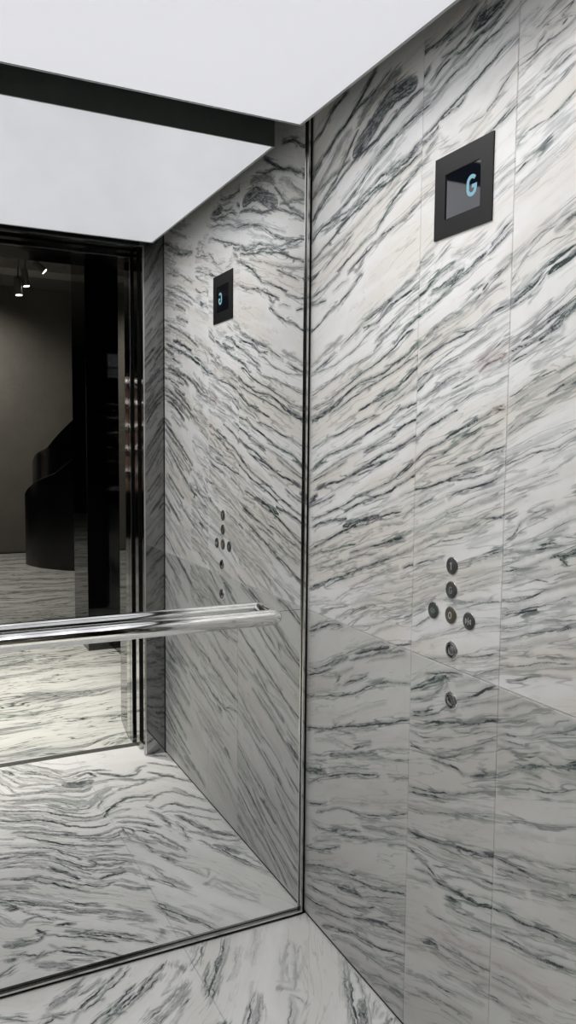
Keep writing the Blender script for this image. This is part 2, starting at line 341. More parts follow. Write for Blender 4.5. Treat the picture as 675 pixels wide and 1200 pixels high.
# ------------------------------------------------------------------ traced veins (millimetres on the slab)
VEINS = {}
_k = None
for _ln in """AU
8 0.9 5 2178 57 2191 94 2217 138 2235 189 2240
11 1 2 2089 59 2120 114 2142 136 2156 183 2164 231 2192 263 2208 315 2238
5 1 136 2147 191 2170 240 2185 279 2186 331 2201 380 2215
13 0.6 13 2041 70 2069 133 2110 175 2138 208 2143
11 0.8 4 2030 61 2050 143 2065 202 2072
43 0.9 227 2080 274 2105 319 2121 340 2136 376 2154 430 2155 476 2148
22 0.7 241 2144 272 2165 317 2184 367 2191 415 2198
8 1 5 1971 72 2007 161 2042 227 2068 320 2078 371 2091 412 2111 445 2120 502 2127
9 0.8 15 1982 81 2022 160 2059 201 2105 241 2132
3 0.8 162 1983 221 2004 284 2026 343 2051 407 2064 459 2075 503 2092
5 0.9 172 1964 230 1986 269 2007 329 2040 386 2056 447 2073 507 2080
2 0.7 246 1969 300 2002 359 2015 434 2051
18 0.8 367 1990 416 1994 462 1998 488 2012 509 2015
8 0.8 222 1959 286 1974 338 1987 374 1995
5 1 6 1921 64 1943 119 1947 181 1949 239 1955 309 1968 360 1976
11 0.8 101 1947 155 1955 163 1962
5 0.8 55 1932 111 1932 173 1934 223 1951
6 1 8 1861 84 1890 138 1908 190 1930 239 1942 279 1948 324 1963 396 1970 437 1977 510 1994
3 0.8 8 1852 121 1873 224 1897 272 1914 303 1926 362 1938 424 1962
4 0.7 67 1827 140 1856 224 1888
6 0.9 327 1868 363 1895 398 1920 438 1939 464 1950 511 1969
7 0.8 150 1809 201 1831 274 1857 327 1868
5 0.8 202 1801 267 1821 328 1844 372 1858 421 1865 473 1878 514 1893
7 0.7 290 1837 275 1816 244 1793
10 0.7 498 1745 519 1755
5 1 -1 1812 48 1826
6 0.9 5 1765 68 1778 132 1797 159 1805
6 1 6 1747 40 1746 88 1748
3 0.7 124 1764 168 1778 203 1780
5 0.8 7 1673 61 1693 117 1717 170 1730 220 1756 268 1784
8 0.7 152 1724 204 1746 245 1768 260 1786
4 0.7 173 1618 240 1644 288 1671
11 0.8 288 1667 341 1683 384 1696 433 1712 479 1730 504 1740
5 0.8 280 1651 349 1654 385 1685 433 1696 473 1705 521 1715
7 0.8 336 1612 365 1625 408 1643 448 1664 487 1680 522 1689
4 0.6 15 1584 82 1610 172 1639
6 0.8 15 1561 73 1579 138 1604
4 0.6 15 1561 111 1567 191 1586 258 1609 304 1636 350 1646
3 0.8 17 1500 94 1523 175 1548 251 1567 314 1582
7 0.7 329 1589 358 1610 408 1627 436 1635
4 0.8 18 1463 95 1478 176 1505 252 1534 323 1553 410 1584 450 1610 489 1621
4 0.9 416 1595 443 1615 482 1636 523 1649
14 0.9 18 1430 77 1447 133 1463 186 1487
6 0.9 177 1483 228 1506 284 1523 354 1528 411 1549 465 1567 504 1582 526 1587
4 0.8 115 1445 203 1473 277 1499 347 1515 425 1536 479 1554 527 1568
4 0.6 261 1512 308 1517 346 1519
5 0.9 263 1449 325 1467 385 1484 441 1500 480 1520 527 1546
2 0.7 152 1404 213 1429 271 1449
3 0.8 341 1446 371 1465 427 1478 481 1505 506 1522
3 0.8 371 1449 414 1467 482 1483 529 1502
4 0.8 20 1355 107 1382 179 1395 255 1420 326 1434 357 1437
6 0.9 108 1337 198 1356 265 1377 312 1398 365 1413 401 1424
6 0.8 401 1428 449 1446 489 1456 531 1461
3 0.8 429 1423 470 1430 509 1444 531 1447
8 0.9 22 1298 70 1323 118 1342
3 0.8 52 1280 128 1310 224 1343 313 1360 388 1389 458 1407 510 1421
5 0.9 290 1348 359 1369 417 1388 464 1411 532 1428
6 0.9 217 1286 275 1305 322 1323 375 1344 432 1357 486 1376 533 1395
4 0.7 259 1288 331 1307 397 1329 439 1345
4 0.8 448 1295 501 1323 535 1343
3 0.8 489 1296 536 1324
8 0.9 12 1293 51 1308 99 1323
4 0.8 12 1260 91 1286 146 1302 208 1325
6 0.9 53 1243 129 1265 183 1272 234 1287 283 1305 346 1320 397 1329
3 0.7 139 1243 209 1268 268 1275
16 0.9 14 1212 53 1229
4 0.8 14 1193 83 1212 148 1234
4 0.8 25 1156 103 1181 185 1205 253 1232 317 1252 385 1272 434 1290 468 1311 507 1331
6 0.8 203 1193 270 1220 333 1237 400 1253 449 1275 489 1292 537 1309
9 0.8 26 1137 94 1157 150 1167 212 1176
12 0.9 195 1153 255 1171 311 1185 365 1198
6 0.9 17 1073 86 1100 151 1126 213 1150 272 1164 319 1173
4 1 372 1194 409 1205 458 1213
2 0.6 246 1188 318 1206 379 1223 443 1243
2 0.9 450 1248 496 1262 538 1275
8 0.5 373 1174 424 1182 465 1190
5 0.7 465 1198 491 1219 539 1242
2 0.6 465 1210 518 1218 540 1227
5 0.8 17 1054 77 1076 134 1083 197 1104 256 1115
3 0.6 273 1121 313 1143 336 1158
4 0.7 58 1026 126 1040 189 1058 257 1085 353 1105
5 0.8 232 1090 306 1112 375 1129 411 1141 467 1155
8 0.7 382 1130 432 1147 473 1163
3 0.8 473 1163 506 1178 541 1189
3 0.6 18 1025 107 1052 171 1074
8 0.9 208 1029 275 1053 331 1073 376 1088 427 1105
6 0.8 19 967 79 987 145 1011 208 1029
5 0.8 427 1105 475 1121 508 1136 542 1155
3 0.6 330 1082 376 1096 441 1112
4 0.7 108 982 173 1011 234 1029
5 0.8 469 1084 509 1098 544 1106
3 0.7 235 998 300 1030 355 1051 406 1071 449 1085
2 0.6 156 953 209 985 276 1009 370 1037 443 1053 497 1073
2 0.6 21 924 147 951
2 0.6 244 956 294 982 371 1008 444 1025 511 1048 546 1065
2 0.7 261 967 318 986 387 994 423 993 472 1014 547 1038
3 0.8 81 906 157 935 227 952
3 1 237 932 270 952 326 971 349 977
3 0.8 166 909 237 936
2 0.7 229 904 303 945 342 961 409 978 499 1007 548 1020
2 0.8 246 903 320 918 381 939 446 969 500 987 548 1012
4 0.7 480 972 513 986 548 1004
3 0.6 474 955 514 971 549 993
2 0.7 344 902 389 929 453 950
3 0.8 427 896 476 907 529 923
BU
24 0.85 674 2173 704 2178 733 2183 761 2185
15 0.8 654 2172 679 2186 708 2198
8 0.9 493 2198 541 2198 576 2196 615 2196 652 2205 682 2216
6 0.9 454 2214 492 2212 523 2209
5 0.9 594 2185 632 2185 663 2190
6 0.8 572 2161 606 2160 638 2166 664 2171
7 0.9 612 2151 649 2145 680 2154 710 2153 738 2162 761 2170 779 2176
12 0.9 457 2148 483 2142 513 2147 531 2158
4 0.9 538 2124 567 2140 590 2147 612 2148
3 0.8 459 2083 503 2095 545 2107 579 2121 618 2135 650 2138
4 0.8 459 2075 516 2080 563 2090 597 2111 651 2119 686 2129 725 2137 763 2139 798 2149
2 0.6 569 2088 614 2101 662 2104 697 2122 744 2135 799 2143
3 0.7 496 2126 527 2111 551 2108
5 0.9 462 2013 500 2022 536 2027 565 2038 588 2047 637 2059 673 2071 713 2083 755 2100 796 2106
7 0.8 571 2039 605 2041 643 2047 653 2056
11 0.8 462 1998 500 2008 543 2015 566 2027
14 0.6 526 1985 543 1997 567 2007
4 0.8 464 1950 502 1961 532 1973
2 0.7 572 2008 590 1988
3 0.6 579 1978 613 1974 635 1974
3 0.7 645 1997 677 1996 707 1998 726 2003
6 0.7 717 2004 736 2012 750 2016 764 2020
4 0.8 740 2014 758 2031 781 2044 801 2054
2 0.6 662 1965 693 1984 727 1997
4 0.9 723 1960 752 1969 775 1979 797 1989
4 0.9 733 1960 761 1969 788 1978 806 1986
1 0.7 498 1890 553 1903
1 0.5 484 1930 546 1940
2 0.8 749 1874 775 1881 797 1887
6 0.5 748 1852 775 1863 798 1868
2 0.7 751 1835 776 1844 794 1851
3 0.8 510 1761 540 1776 570 1787
3 0.7 565 1749 594 1764 616 1777
3 0.6 623 1752 661 1747 692 1757 717 1774
5 0.9 743 1749 771 1765 798 1780
5 0.9 738 1734 767 1747 798 1764
2 0.6 683 1736 723 1747 752 1756
11 0.85 614 1695 647 1703 678 1713 704 1725 728 1736
14 0.7 556 1691 597 1694 630 1706 662 1720
7 0.9 489 1639 533 1651 574 1666 608 1685 652 1702
12 0.6 472 1738 504 1751 535 1759 558 1768
7 0.9 474 1675 513 1687 549 1706 578 1726 629 1733
3 0.7 473 1716 511 1724 548 1735
2 0.7 512 1691 567 1710 607 1724 646 1730
8 0.7 741 1682 774 1692 799 1703
5 0.6 764 1703 798 1715
7 1 722 1666 736 1677
5 0.6 691 1671 726 1678
2 0.7 655 1644 676 1657 716 1674
6 0.6 702 1640 722 1650 747 1662 775 1670
6 0.8 535 1597 565 1611 600 1621 639 1632 671 1645 702 1653 717 1660
2 0.7 541 1596 600 1610 656 1623 692 1638
4 0.8 651 1593 689 1592 724 1607 758 1622 800 1628
3 0.6 595 1589 634 1602 673 1601
4 0.8 506 1533 536 1553 578 1567 624 1579 668 1588 704 1596
7 0.9 478 1570 510 1581 535 1593
4 0.7 517 1573 560 1586 595 1597
2 0.7 723 1627 743 1637
2 0.8 520 1503 562 1529 603 1550 658 1568 705 1583 730 1587
2 0.6 740 1589 769 1598 796 1606
3 0.8 568 1521 615 1535 664 1544 711 1563 755 1577
2 0.7 755 1577 774 1584 797 1591
3 0.9 481 1494 519 1510 550 1522 574 1528
5 0.8 574 1524 609 1532 648 1539
3 0.8 702 1527 742 1540 771 1556 794 1566
5 0.8 521 1462 570 1481 616 1503 660 1514
2 0.8 660 1514 702 1520 747 1536 771 1546 796 1556
9 -0.8 718 1509 743 1523 772 1529 795 1533
3 0.8 729 1505 763 1512 796 1518
4 0.9 501 1478 539 1498 563 1514
3 0.8 634 1481 682 1495 714 1503
2 0.7 547 1453 606 1465 662 1476 693 1487
2 0.8 641 1442 684 1464 730 1478 764 1483 797 1496
3 0.9 483 1456 521 1466
2 0.8 583 1444 635 1463 699 1477
7 -0.8 761 1436 790 1441
6 0.9 484 1418 522 1432 553 1442
5 0.9 524 1387 567 1409 608 1422 652 1438
4 0.9 486 1372 524 1387
4 0.7 498 1406 541 1428 572 1438
5 0.9 488 1319 526 1342 569 1361 604 1372 643 1390 686 1406 732 1418 757 1431
5 -0.8 757 1431 795 1433
8 0.8 599 1343 633 1362 666 1375
8 0.9 666 1375 698 1386 728 1399
3 0.7 728 1399 763 1405 793 1417
4 0.8 489 1292 533 1316 563 1336 599 1343
2 0.7 527 1316 576 1321 623 1326 657 1330
2 0.7 612 1322 656 1341 683 1358 709 1375 739 1392
7 0.6 720 1358 740 1369 769 1382 788 1388
4 0.9 652 1323 695 1331 731 1345 760 1355 794 1362
5 0.8 741 1339 770 1349 794 1356
2 0.7 489 1273 547 1294 612 1311 668 1320 721 1335 756 1339 794 1349
4 0.9 674 1306 706 1311 732 1318
4 0.8 619 1290 664 1295 707 1301 737 1308
3 0.8 737 1308 772 1319 795 1330
4 1 490 1262 528 1271 560 1273 613 1290 669 1306
8 0.35 511 1232 548 1257 596 1271 648 1284
4 0.7 504 1224 542 1238 579 1252
4 0.8 632 1255 659 1271 702 1280 743 1289 794 1307
2 0.7 733 1288 773 1297 794 1304
2 0.6 511 1213 562 1225 615 1247
2 0.7 587 1208 627 1230 682 1248 724 1267 797 1285
2 0.9 493 1173 544 1186 593 1205 644 1227 699 1242 745 1259 798 1275
2 0.6 532 1169 587 1190 645 1206 710 1215 751 1236 794 1249
5 0.9 736 1221 766 1225 797 1229
3 0.9 640 1184 690 1196 736 1218
6 0.6 514 1141 552 1156 588 1168 629 1179
2 0.7 508 1121 552 1141 612 1163 669 1173 722 1192 772 1211
1 0.6 702 1159 743 1178 796 1197
5 1 764 1153 798 1164
3 0.9 714 1136 749 1148 794 1154
3 0.9 496 1088 547 1111 614 1127
2 0.6 509 1094 566 1106 620 1117
2 0.9 666 1116 719 1134 760 1146
2 0.6 511 1059 567 1083 633 1097
2 0.6 511 1044 574 1066 633 1086
2 0.7 667 1091 720 1106 761 1119 795 1127
2 0.6 512 1025 562 1045 628 1067
3 0.6 679 1075 731 1094 795 1117
3 0.6 674 1064 732 1084 791 1107
2 0.6 513 1002 575 1032 623 1055
2 0.7 539 1006 581 1033 646 1045 696 1046 733 1060 798 1065
3 0.6 670 1027 713 1042 753 1057
2 0.7 505 1031 565 1057 607 1071
2 0.6 509 1001 554 1028 596 1043
4 0.7 510 989 554 1009 591 1035
4 0.7 524 961 568 989 610 1009
5 0.6 655 1039 694 1046 730 1053
2 0.8 730 1053 761 1058 793 1066
2 0.6 545 935 594 957 646 979 690 996
3 0.6 669 981 712 1004 748 1015 795 1026
2 0.7 728 1000 763 1011 795 1017
2 0.7 513 916 544 938 582 954
3 0.9 559 896 614 909 671 927 725 940 761 952 797 965
4 0.6 727 902 762 918 799 935
3 0.6 742 899 773 908 799 918
2 0.7 689 896 726 906
CU
3 1 800 2152 812 2157 817 2158
2 0.8 803 2122 819 2128 836 2128 850 2131
3 0.9 846 2097 865 2101 883 2110 901 2118
2 0.7 837 2104 853 2108
2 0.7 816 2096 838 2089
2 0.8 878 2110 896 2109 916 2110
4 1 905 2090 917 2094 930 2101
4 1 860 2096 876 2090
2 0.9 876 2085 897 2083 910 2086 928 2080 937 2077
4 1 908 2076 918 2081
6 0.8 853 2071 863 2074 866 2080
3 0.8 847 2061 852 2073
2 0.9 872 2066 885 2068
3 0.8 805 2050 825 2051 848 2057 867 2061 883 2063 901 2064 924 2067 937 2070
2 0.8 801 2038 823 2041 848 2050 867 2055 888 2057 904 2061
4 0.7 869 2012 887 2018 903 2025 921 2028 939 2029
1 0.6 804 2003 830 2008 855 2010 877 2017
4 0.8 842 1994 861 2000 880 2004 904 2011 921 2017 940 2020
4 0.8 802 1983 826 1987 848 1994
2 0.7 808 1993 834 1997 858 2005
2 0.8 865 1991 878 1997
4 0.8 907 1986 922 1993 941 2002
2 0.8 801 1946 824 1958 849 1966 879 1974 907 1986
1 0.6 800 1964 821 1971 843 1980
6 0.8 881 1930 902 1935 917 1941 932 1948 943 1955
2 0.8 820 1924 843 1928 865 1930 881 1930
1 0.6 895 1909 916 1915 945 1920
2 0.7 896 1897 917 1902 945 1912
1 0.5 879 1911 892 1916
3 0.9 801 1916 823 1921
5 0.9 848 1877 864 1883 880 1892 893 1897
4 0.8 804 1861 822 1869 848 1877
1 0.7 802 1837 832 1844 860 1854 887 1865 908 1875
1 0.7 802 1822 830 1831 858 1839 882 1849 903 1858 926 1865 947 1877
1 0.6 913 1866 938 1876
3 0.9 909 1750 924 1759 939 1767 952 1772
2 0.9 806 1705 829 1719 858 1732 882 1742 909 1750
1 0.7 807 1695 830 1702 856 1707 883 1715 905 1722 926 1722 946 1722
3 0.6 813 1683 825 1695 833 1702
6 0.9 872 1671 891 1680 909 1686 927 1692 942 1698 956 1701
4 0.7 799 1665 813 1681
10 0.8 804 1627 824 1638 847 1647 867 1657 880 1669
2 1 800 1636 830 1650 866 1669
2 1 804 1621 837 1628 867 1645 891 1666
1 0.9 798 1555 828 1566 856 1581 876 1588 889 1598 905 1610 920 1617 936 1624 959 1637
5 0.8 834 1555 857 1563 879 1572 898 1581 917 1588
6 0.9 900 1589 921 1595 942 1602 960 1612
4 0.7 802 1538 823 1546 834 1553
6 0.8 799 1538 826 1544 852 1549 877 1554 899 1561 920 1568 933 1575
3 0.8 927 1583 943 1587 961 1591
3 0.7 933 1576 936 1566 931 1556
3 1 800 1517 830 1527 856 1534 878 1544 900 1550 918 1553 931 1554
1 0.6 871 1509 893 1521 914 1528 937 1536 964 1546
2 0.5 899 1512 920 1524 938 1528
5 0.8 921 1492 942 1497 957 1501 966 1506
2 0.9 806 1455 830 1463 853 1476 878 1486 900 1492 921 1496
1 0.7 806 1447 836 1462 867 1479 900 1484 927 1492
2 0.8 807 1436 827 1446 859 1461 895 1475 929 1486
6 0.8 904 1452 928 1465 948 1471 967 1479
2 0.8 878 1430 902 1438 929 1449 954 1457 968 1468
1 0.6 831 1440 868 1446 902 1452
3 0.8 800 1435 819 1442
3 0.8 800 1388 820 1404 841 1418 864 1426 878 1429
3 0.9 800 1383 830 1398 856 1408 878 1419 897 1429
4 0.5 841 1418 864 1424
1 0.8 797 1345 823 1354 855 1362 883 1371 900 1377 927 1384 952 1390 971 1395
2 0.9 799 1326 826 1337 859 1348 887 1354 912 1360 933 1362 948 1370 972 1380
1 0.8 803 1321 830 1331 850 1339 873 1346
1 0.8 899 1346 920 1353 938 1357 954 1367 972 1376
1 0.6 921 1343 944 1353 973 1361
1 0.7 804 1296 831 1305 854 1312
1 0.6 837 1297 866 1307 889 1316 911 1324
1 0.6 911 1316 940 1329
1 0.7 950 1343 970 1351
1 0.8 817 1281 853 1289 881 1301 909 1310 933 1317
1 0.8 797 1243 821 1258 853 1275
1 0.5 802 1265 832 1284
2 1 800 1229 828 1237
2 0.9 841 1217 855 1231 878 1241 898 1251 927 1257
1 0.8 865 1223 890 1234 917 1246 941 1256 959 1263
2 0.9 959 1265 977 1272
1 0.7 789 1197 814 1200 838 1210
1 0.9 842 1202 859 1208
4 0.8 809 1186 830 1197 838 1210 847 1222
2 0.9 894 1197 919 1212 942 1225 960 1236 979 1242
4 0.7 919 1206 945 1217 961 1224
5 0.85 895 1187 920 1194 947 1193
2 0.9 828 1179 863 1190 889 1193
2 0.8 951 1208 981 1209
2 0.7 957 1196 981 1205
5 0.7 797 1156 822 1164 852 1170 876 1175
4 0.8 876 1175 904 1182 942 1189 957 1192
5 0.6 829 1152 853 1161 882 1169
3 0.8 798 1140 829 1147 859 1158
2 1 799 1124 830 1133 863 1141 888 1151 905 1160 921 1166
7 0.9 921 1166 942 1173 963 1177 982 1185
5 0.8 953 1166 964 1158
3 0.6 799 1115 830 1124 863 1127 892 1141 922 1148
1 0.7 889 1128 923 1136 949 1144 983 1154
3 0.9 798 1101 822 1107 846 1115 866 1125
2 0.9 866 1125 889 1124 920 1124
1 0.6 934 1129 957 1139 984 1151
1 0.7 804 1072 835 1079 868 1089 885 1093
2 1 800 1069 826 1071 854 1077 880 1089 894 1098 918 1110 940 1118 960 1125 984 1133
2 1 799 1044 827 1053 857 1062 883 1070 906 1077 925 1087
4 1 837 1051 866 1060 895 1069
3 0.9 800 1035 821 1046 843 1055
2 0.9 925 1087 946 1095 962 1104 974 1109 986 1111
1 0.7 914 1079 938 1087 962 1096 986 1102
2 0.8 801 1011 826 1022 853 1030 873 1039
1 0.7 801 1005 835 1016 865 1027 885 1040 902 1049 918 1054
1 0.5 873 1037 901 1054 929 1065 960 1076
2 0.9 915 1053 935 1055 958 1060 974 1066 988 1068
1 0.7 927 1053 953 1054
2 0.9 800 987 827 997 854 1010 874 1022
3 0.8 871 1020 897 1028 922 1035 946 1043 967 1050
1 0.7 967 1051 988 1056
1 0.8 801 976 840 986 875 995 901 1008 923 1018 950 1026 970 1035
1 0.7 952 1025 968 1025 990 1030
1 0.7 802 960 828 970 852 980
1 0.8 852 975 870 977 888 984
3 0.7 899 982 919 989 940 991 967 997 991 1001
1 0.6 958 1012 990 1018
2 0.9 802 942 826 949 847 951 871 960 897 970 927 980 957 986 992 992
2 0.9 833 920 861 930 887 943 912 951
1 0.6 912 951 942 957 979 965
12 0.8 1283 2179 1124 2115 979 2097
7 0.8 1305 2028 1125 1985 945 1909
7 0.7 1284 2000 1088 1943 979 1903
9 0.8 1307 1872 1052 1797 911 1734
12 0.9 1308 1790 1015 1711 894 1665
14 0.8 1288 1687 1016 1629 894 1563
11 0.8 1289 1598 1053 1512 945 1461
11 0.8 1312 1446 1129 1368 981 1286
10 0.7 1310 1574 1167 1542 1016 1463
11 0.8 1291 1355 1130 1257 946 1169
11 0.7 1293 1239 1092 1148
6 0.6 1284 2087 1125 2044 979 1983
12 0.8 1294 1125 1131 1048
9 0.7 1131 1123 946 1041
AL
6 0.9 23 841 82 864 139 887 194 896
5 0.7 22 851 92 882
3 0.7 222 826 281 853 337 877 390 896
9 0.8 265 836 337 864 420 890
6 0.7 240 812 306 837 369 861 442 883 483 895
12 0.8 142 774 188 799 231 819
4 0.8 15 739 56 742 114 767 170 797
4 1 5 711 76 735 133 762
3 0.7 76 728 153 746 206 772 258 799
6 0.8 180 742 189 758
5 0.8 216 743 250 761 300 781 324 794
3 1 6 647 87 673 135 690 226 716 277 737 317 762 371 788 423 806 506 825
2 0.5 37 671 135 704
1 0.5 165 626 236 667 310 708 410 751
4 1 8 560 90 582 156 604 202 626 312 662 367 686 419 703 469 726 506 740
3 0.8 156 604 220 616 272 624
2 0.7 228 623 304 651 367 678
2 0.6 61 538 120 561 185 581 238 586 273 589
6 0.7 264 586 314 612 345 627
13 0.7 140 525 213 551 290 581 377 613
2 0.8 282 569 354 594 407 609 458 630 509 645
2 0.8 384 626 450 652 505 671
4 0.6 21 487 92 505 140 527
5 0.6 62 479 121 504
3 0.8 141 489 223 525 283 543 339 562
19 0.85 6 433 73 454 122 468
4 0.9 122 458 197 492 258 520 324 541 379 562
3 0.9 23 399 64 428 122 458
2 0.8 431 578 473 590 508 603
4 0.9 14 340 85 362 124 384
2 0.5 153 400 243 434 334 468
2 0.4 366 487 496 540
3 0.9 76 339 135 366 181 396 226 410 278 421 335 441 390 463 456 492 511 522
2 0.7 278 419 336 433 397 458
4 0.8 46 293 87 296 136 309 192 334
7 0.8 155 322 201 343
4 0.8 201 338 254 367 304 383
3 0.8 320 404 368 418 413 435 457 446 509 464
3 0.6 391 433 449 464 505 481
8 0.7 201 329 254 346 305 367 345 384
2 0.9 321 375 377 394 444 419 513 445
3 0.6 58 241 137 285 202 317
4 0.9 11 206 79 228 137 258 202 296
4 0.8 13 152 90 188 158 215 204 231 249 241 291 261
2 0.8 300 265 356 289 425 314 503 340
5 0.8 213 226 266 239 317 255 373 271 441 296 504 325
3 0.7 18 137 120 178 186 212 249 230
3 0.8 19 122 101 149 168 176 214 193
12 0.9 196 179 250 198 293 211 322 217
2 0.8 322 220 381 251 448 283 508 313
2 0.8 342 219 405 251 463 276 512 305
4 0.8 30 102 102 114 169 136 225 146 286 170 343 202 382 225
2 0.7 343 215 405 240 464 260 512 284
2 0.7 382 223 435 235 513 272
4 0.8 10 55 83 69 142 91 208 108 269 133
8 0.9 278 138 344 171 406 199 443 214
2 0.8 436 218 479 243 513 262
4 0.8 421 201 473 218 511 229
3 0.8 73 41 152 77 217 99 270 115 320 135 345 131
2 0.6 287 129 345 140 400 158 466 189 512 209
7 0.8 114 26 172 54 227 76
4 0.9 200 60 271 94 321 108 370 120 424 139 467 159 513 178
7 0.7 321 112 362 122 385 127
5 0.7 173 25 228 50 289 70 339 81 387 93
3 0.8 263 64 306 71 371 83 425 94 469 109 497 122
2 0.7 371 96 425 103 476 126 511 141
3 0.8 439 125 475 143 511 148
3 0.6 264 18 307 30
3 0.7 316 17 357 33 403 58 449 70
10 0.7 449 61 485 72 513 78
3 0.7 373 21 427 51 471 58 513 73
3 0.6 428 12 479 34 515 36
BL
3 1 573 865 615 878 667 893 689 894
9 0.9 573 850 609 867 639 877
4 1 510 812 549 829 580 847
4 0.7 633 873 645 862 634 848
1 0.6 673 866 711 884 743 896
7 0.6 511 789 562 808 605 828 628 853
5 0.8 675 837 707 851 734 862 754 878 778 892 800 905
3 0.7 618 794 647 818 669 836
6 0.7 518 763 557 775 594 791
3 0.7 692 828 744 851 801 872
4 0.8 512 752 570 770 618 791
5 0.8 571 753 619 772 665 787 710 796 751 813 786 829 803 833
3 0.8 513 730 565 743 620 765 665 787
2 0.7 655 772 678 769 721 780 757 796 804 811
2 0.8 513 718 559 716 609 735 661 752
3 0.9 515 683 554 689 592 690 622 694 657 707 691 726 717 743 759 765
2 0.8 622 705 657 721 696 739 748 768 798 794
6 0.8 598 681 640 687 681 693 703 687
8 0.9 725 692 756 707 786 719 808 729
5 0.7 725 692 756 704 786 717
3 0.8 681 693 703 689 720 690
4 0.8 512 573 571 591 608 602 638 607
4 0.8 512 587 564 598 613 612 660 630
5 0.8 638 615 683 635 721 656 757 673 802 691
2 0.9 513 535 572 552 651 581 701 601 739 619 780 631 805 640
5 0.9 509 478 562 490 618 503 676 522 721 534 763 546
7 0.9 763 544 793 555 823 566
3 0.7 624 496 666 504 705 512 733 514
2 0.7 516 457 563 463 607 468 649 475 700 493 764 514
4 0.6 774 535 809 542 824 542
2 0.8 608 445 650 462 690 471 734 486 765 495
4 0.9 771 494 811 506
2 0.7 645 440 701 466 755 479 801 490
6 0.8 510 442 544 442 577 434 602 431 621 425
4 0.7 545 406 590 421 621 417
2 0.8 516 375 559 387 603 406
9 0.9 609 415 645 418 686 428 720 431 757 438
8 0.9 757 436 788 450 813 460
9 1 658 402 681 406 704 411
3 0.8 659 383 705 389 748 402 785 408 815 417
2 0.9 593 331 631 336 672 348 717 364 760 381 810 397
3 0.4 649 331 690 332 719 326
11 0.8 584 254 615 272 633 271
2 0.6 522 213 584 242
3 0.8 609 253 646 263 681 266 709 275
5 -0.3 650 301 697 313 751 331 792 348 832 355
3 0.8 639 282 686 288 731 293 763 296
3 0.5 697 298 752 309 784 314
7 0.8 580 252 617 268
2 0.7 617 256 688 268 745 284 806 304
4 0.7 635 279 704 297 760 310 806 322
2 0.6 524 145 583 170 629 182
4 0.8 611 182 656 188 699 204
2 0.6 682 204 740 225 779 235
2 0.7 646 219 697 243 739 247 778 256 812 270
3 0.8 565 125 621 147 675 165 717 177 749 188
2 0.7 526 94 575 120
2 0.6 649 139 684 149 718 155
2 0.8 754 268 807 294
2 0.6 760 315 805 327
CL
1 0.7 803 871 826 883 850 893
2 0.8 820 861 844 874 864 887 890 893 910 892
2 0.9 805 832 832 839 856 846 876 857 901 871
1 0.7 828 844 859 857 882 869 904 883 916 889
1 0.7 917 883 947 893
2 0.8 896 841 902 850 924 862 948 869 954 880 983 892
5 0.9 972 872 984 881 997 885
3 0.9 931 851 955 861 979 865 998 871
2 0.8 860 820 887 826 912 839 931 849
5 0.7 808 808 829 815 854 819
2 0.8 808 801 833 801 864 807 884 810 910 818
1 0.8 941 836 968 842 999 850
2 0.9 805 783 838 788 865 784 889 791 911 804
2 0.9 911 801 930 802 943 797 964 800 1001 805
10 0.85 856 760 880 768 902 779 924 788
8 0.8 880 761 900 764 919 764
2 0.8 937 795 970 806 1001 812
2 0.8 946 789 976 791 1002 794
3 0.8 808 726 833 738 853 751
1 0.6 807 741 836 754 853 763
3 0.8 813 702 841 714 868 723 891 731
2 0.9 891 734 914 737 939 745 966 757 989 769 1002 776
1 0.6 813 696 841 705 869 717
2 0.8 914 729 937 731
1 0.7 965 775 983 781 1002 785
1 0.5 970 743 1003 758
2 0.8 802 394 845 412 887 418 926 425 963 433 1019 452
6 0.8 873 415 926 427 975 441 1018 458
2 0.8 802 415 845 429 872 440
2 0.8 845 424 892 449 943 476
2 0.7 872 435 912 436 944 448 992 470
4 0.9 871 464 911 477 948 489 984 496 1016 501
9 -0.25 805 343 876 361 929 370 978 379 1022 398
2 0.7 806 322 856 338 903 349
2 0.8 806 314 863 328 917 343 955 353
2 0.7 807 296 850 309 905 325
5 0.8 812 270 844 277
2 0.6 844 279 899 296 938 308
2 0.8 866 271 906 288
1 0.6 974 347 1023 371
1 0.9 806 641 833 649 861 657 891 665 920 673 948 687 975 698 1006 712
1 0.4 834 623 862 632 886 636 909 642
1 0.4 885 646 912 651 937 658
1 0.3 964 668 988 681 1005 687
1 0.3 880 614 910 618 932 622
1 0.9 809 572 833 583 864 593 894 602 920 608 945 614 970 619 993 626 1010 633
4 0.9 810 560 837 565 865 569 889 571 912 577
5 0.7 816 542 845 551 869 558 899 566
2 0.9 912 570 938 578 962 586 986 594 1007 598
2 0.8 811 529 838 537 870 550 893 558 916 562 944 571
1 0.7 899 577 931 587 962 596 991 606 1011 612
1 0.7 947 574 981 586 1004 592 1012 594
3 0.9 807 506 836 514 864 521 888 530
1 0.9 910 541 933 548 958 558 982 566 1012 581
2 0.7 807 494 843 508 871 517
6 0.9 805 455 835 463 863 466 890 471 910 476
3 0.9 910 475 933 483
2 0.9 933 484 958 490 982 495 1000 496 1016 501
2 0.8 811 423 833 423 861 434 885 447
3 0.8 895 451 917 463
1 0.8 917 463 943 473 977 483
2 0.8 815 413 844 419 872 423 902 428
1 0.7 864 436 892 435 919 440 953 455
3 0.9 812 398 841 407 869 413 899 420 919 427
18 0.8 1296 942 1132 885 982 808
12 0.6 1298 757 1134 669
9 0.7 1258 526 1020 467
14 0.7 1303 327 1021 241
10 0.7 1217 377 1020 317
27 0.5 1259 419 1136 399
22 0.6 1083 78 943 73
10 0.7 1113 106 970 81 838 49
8 0.7 1235 73 1026 41
F
21 0.8 677 1436 640 1368
9 0.7 603 1376 554 1341 507 1294 463 1236
9 0.7 541 1425 495 1365 461 1297
59 0.8 462 1188 423 1158 365 1179
16 0.9 406 1247 354 1273 338 1215
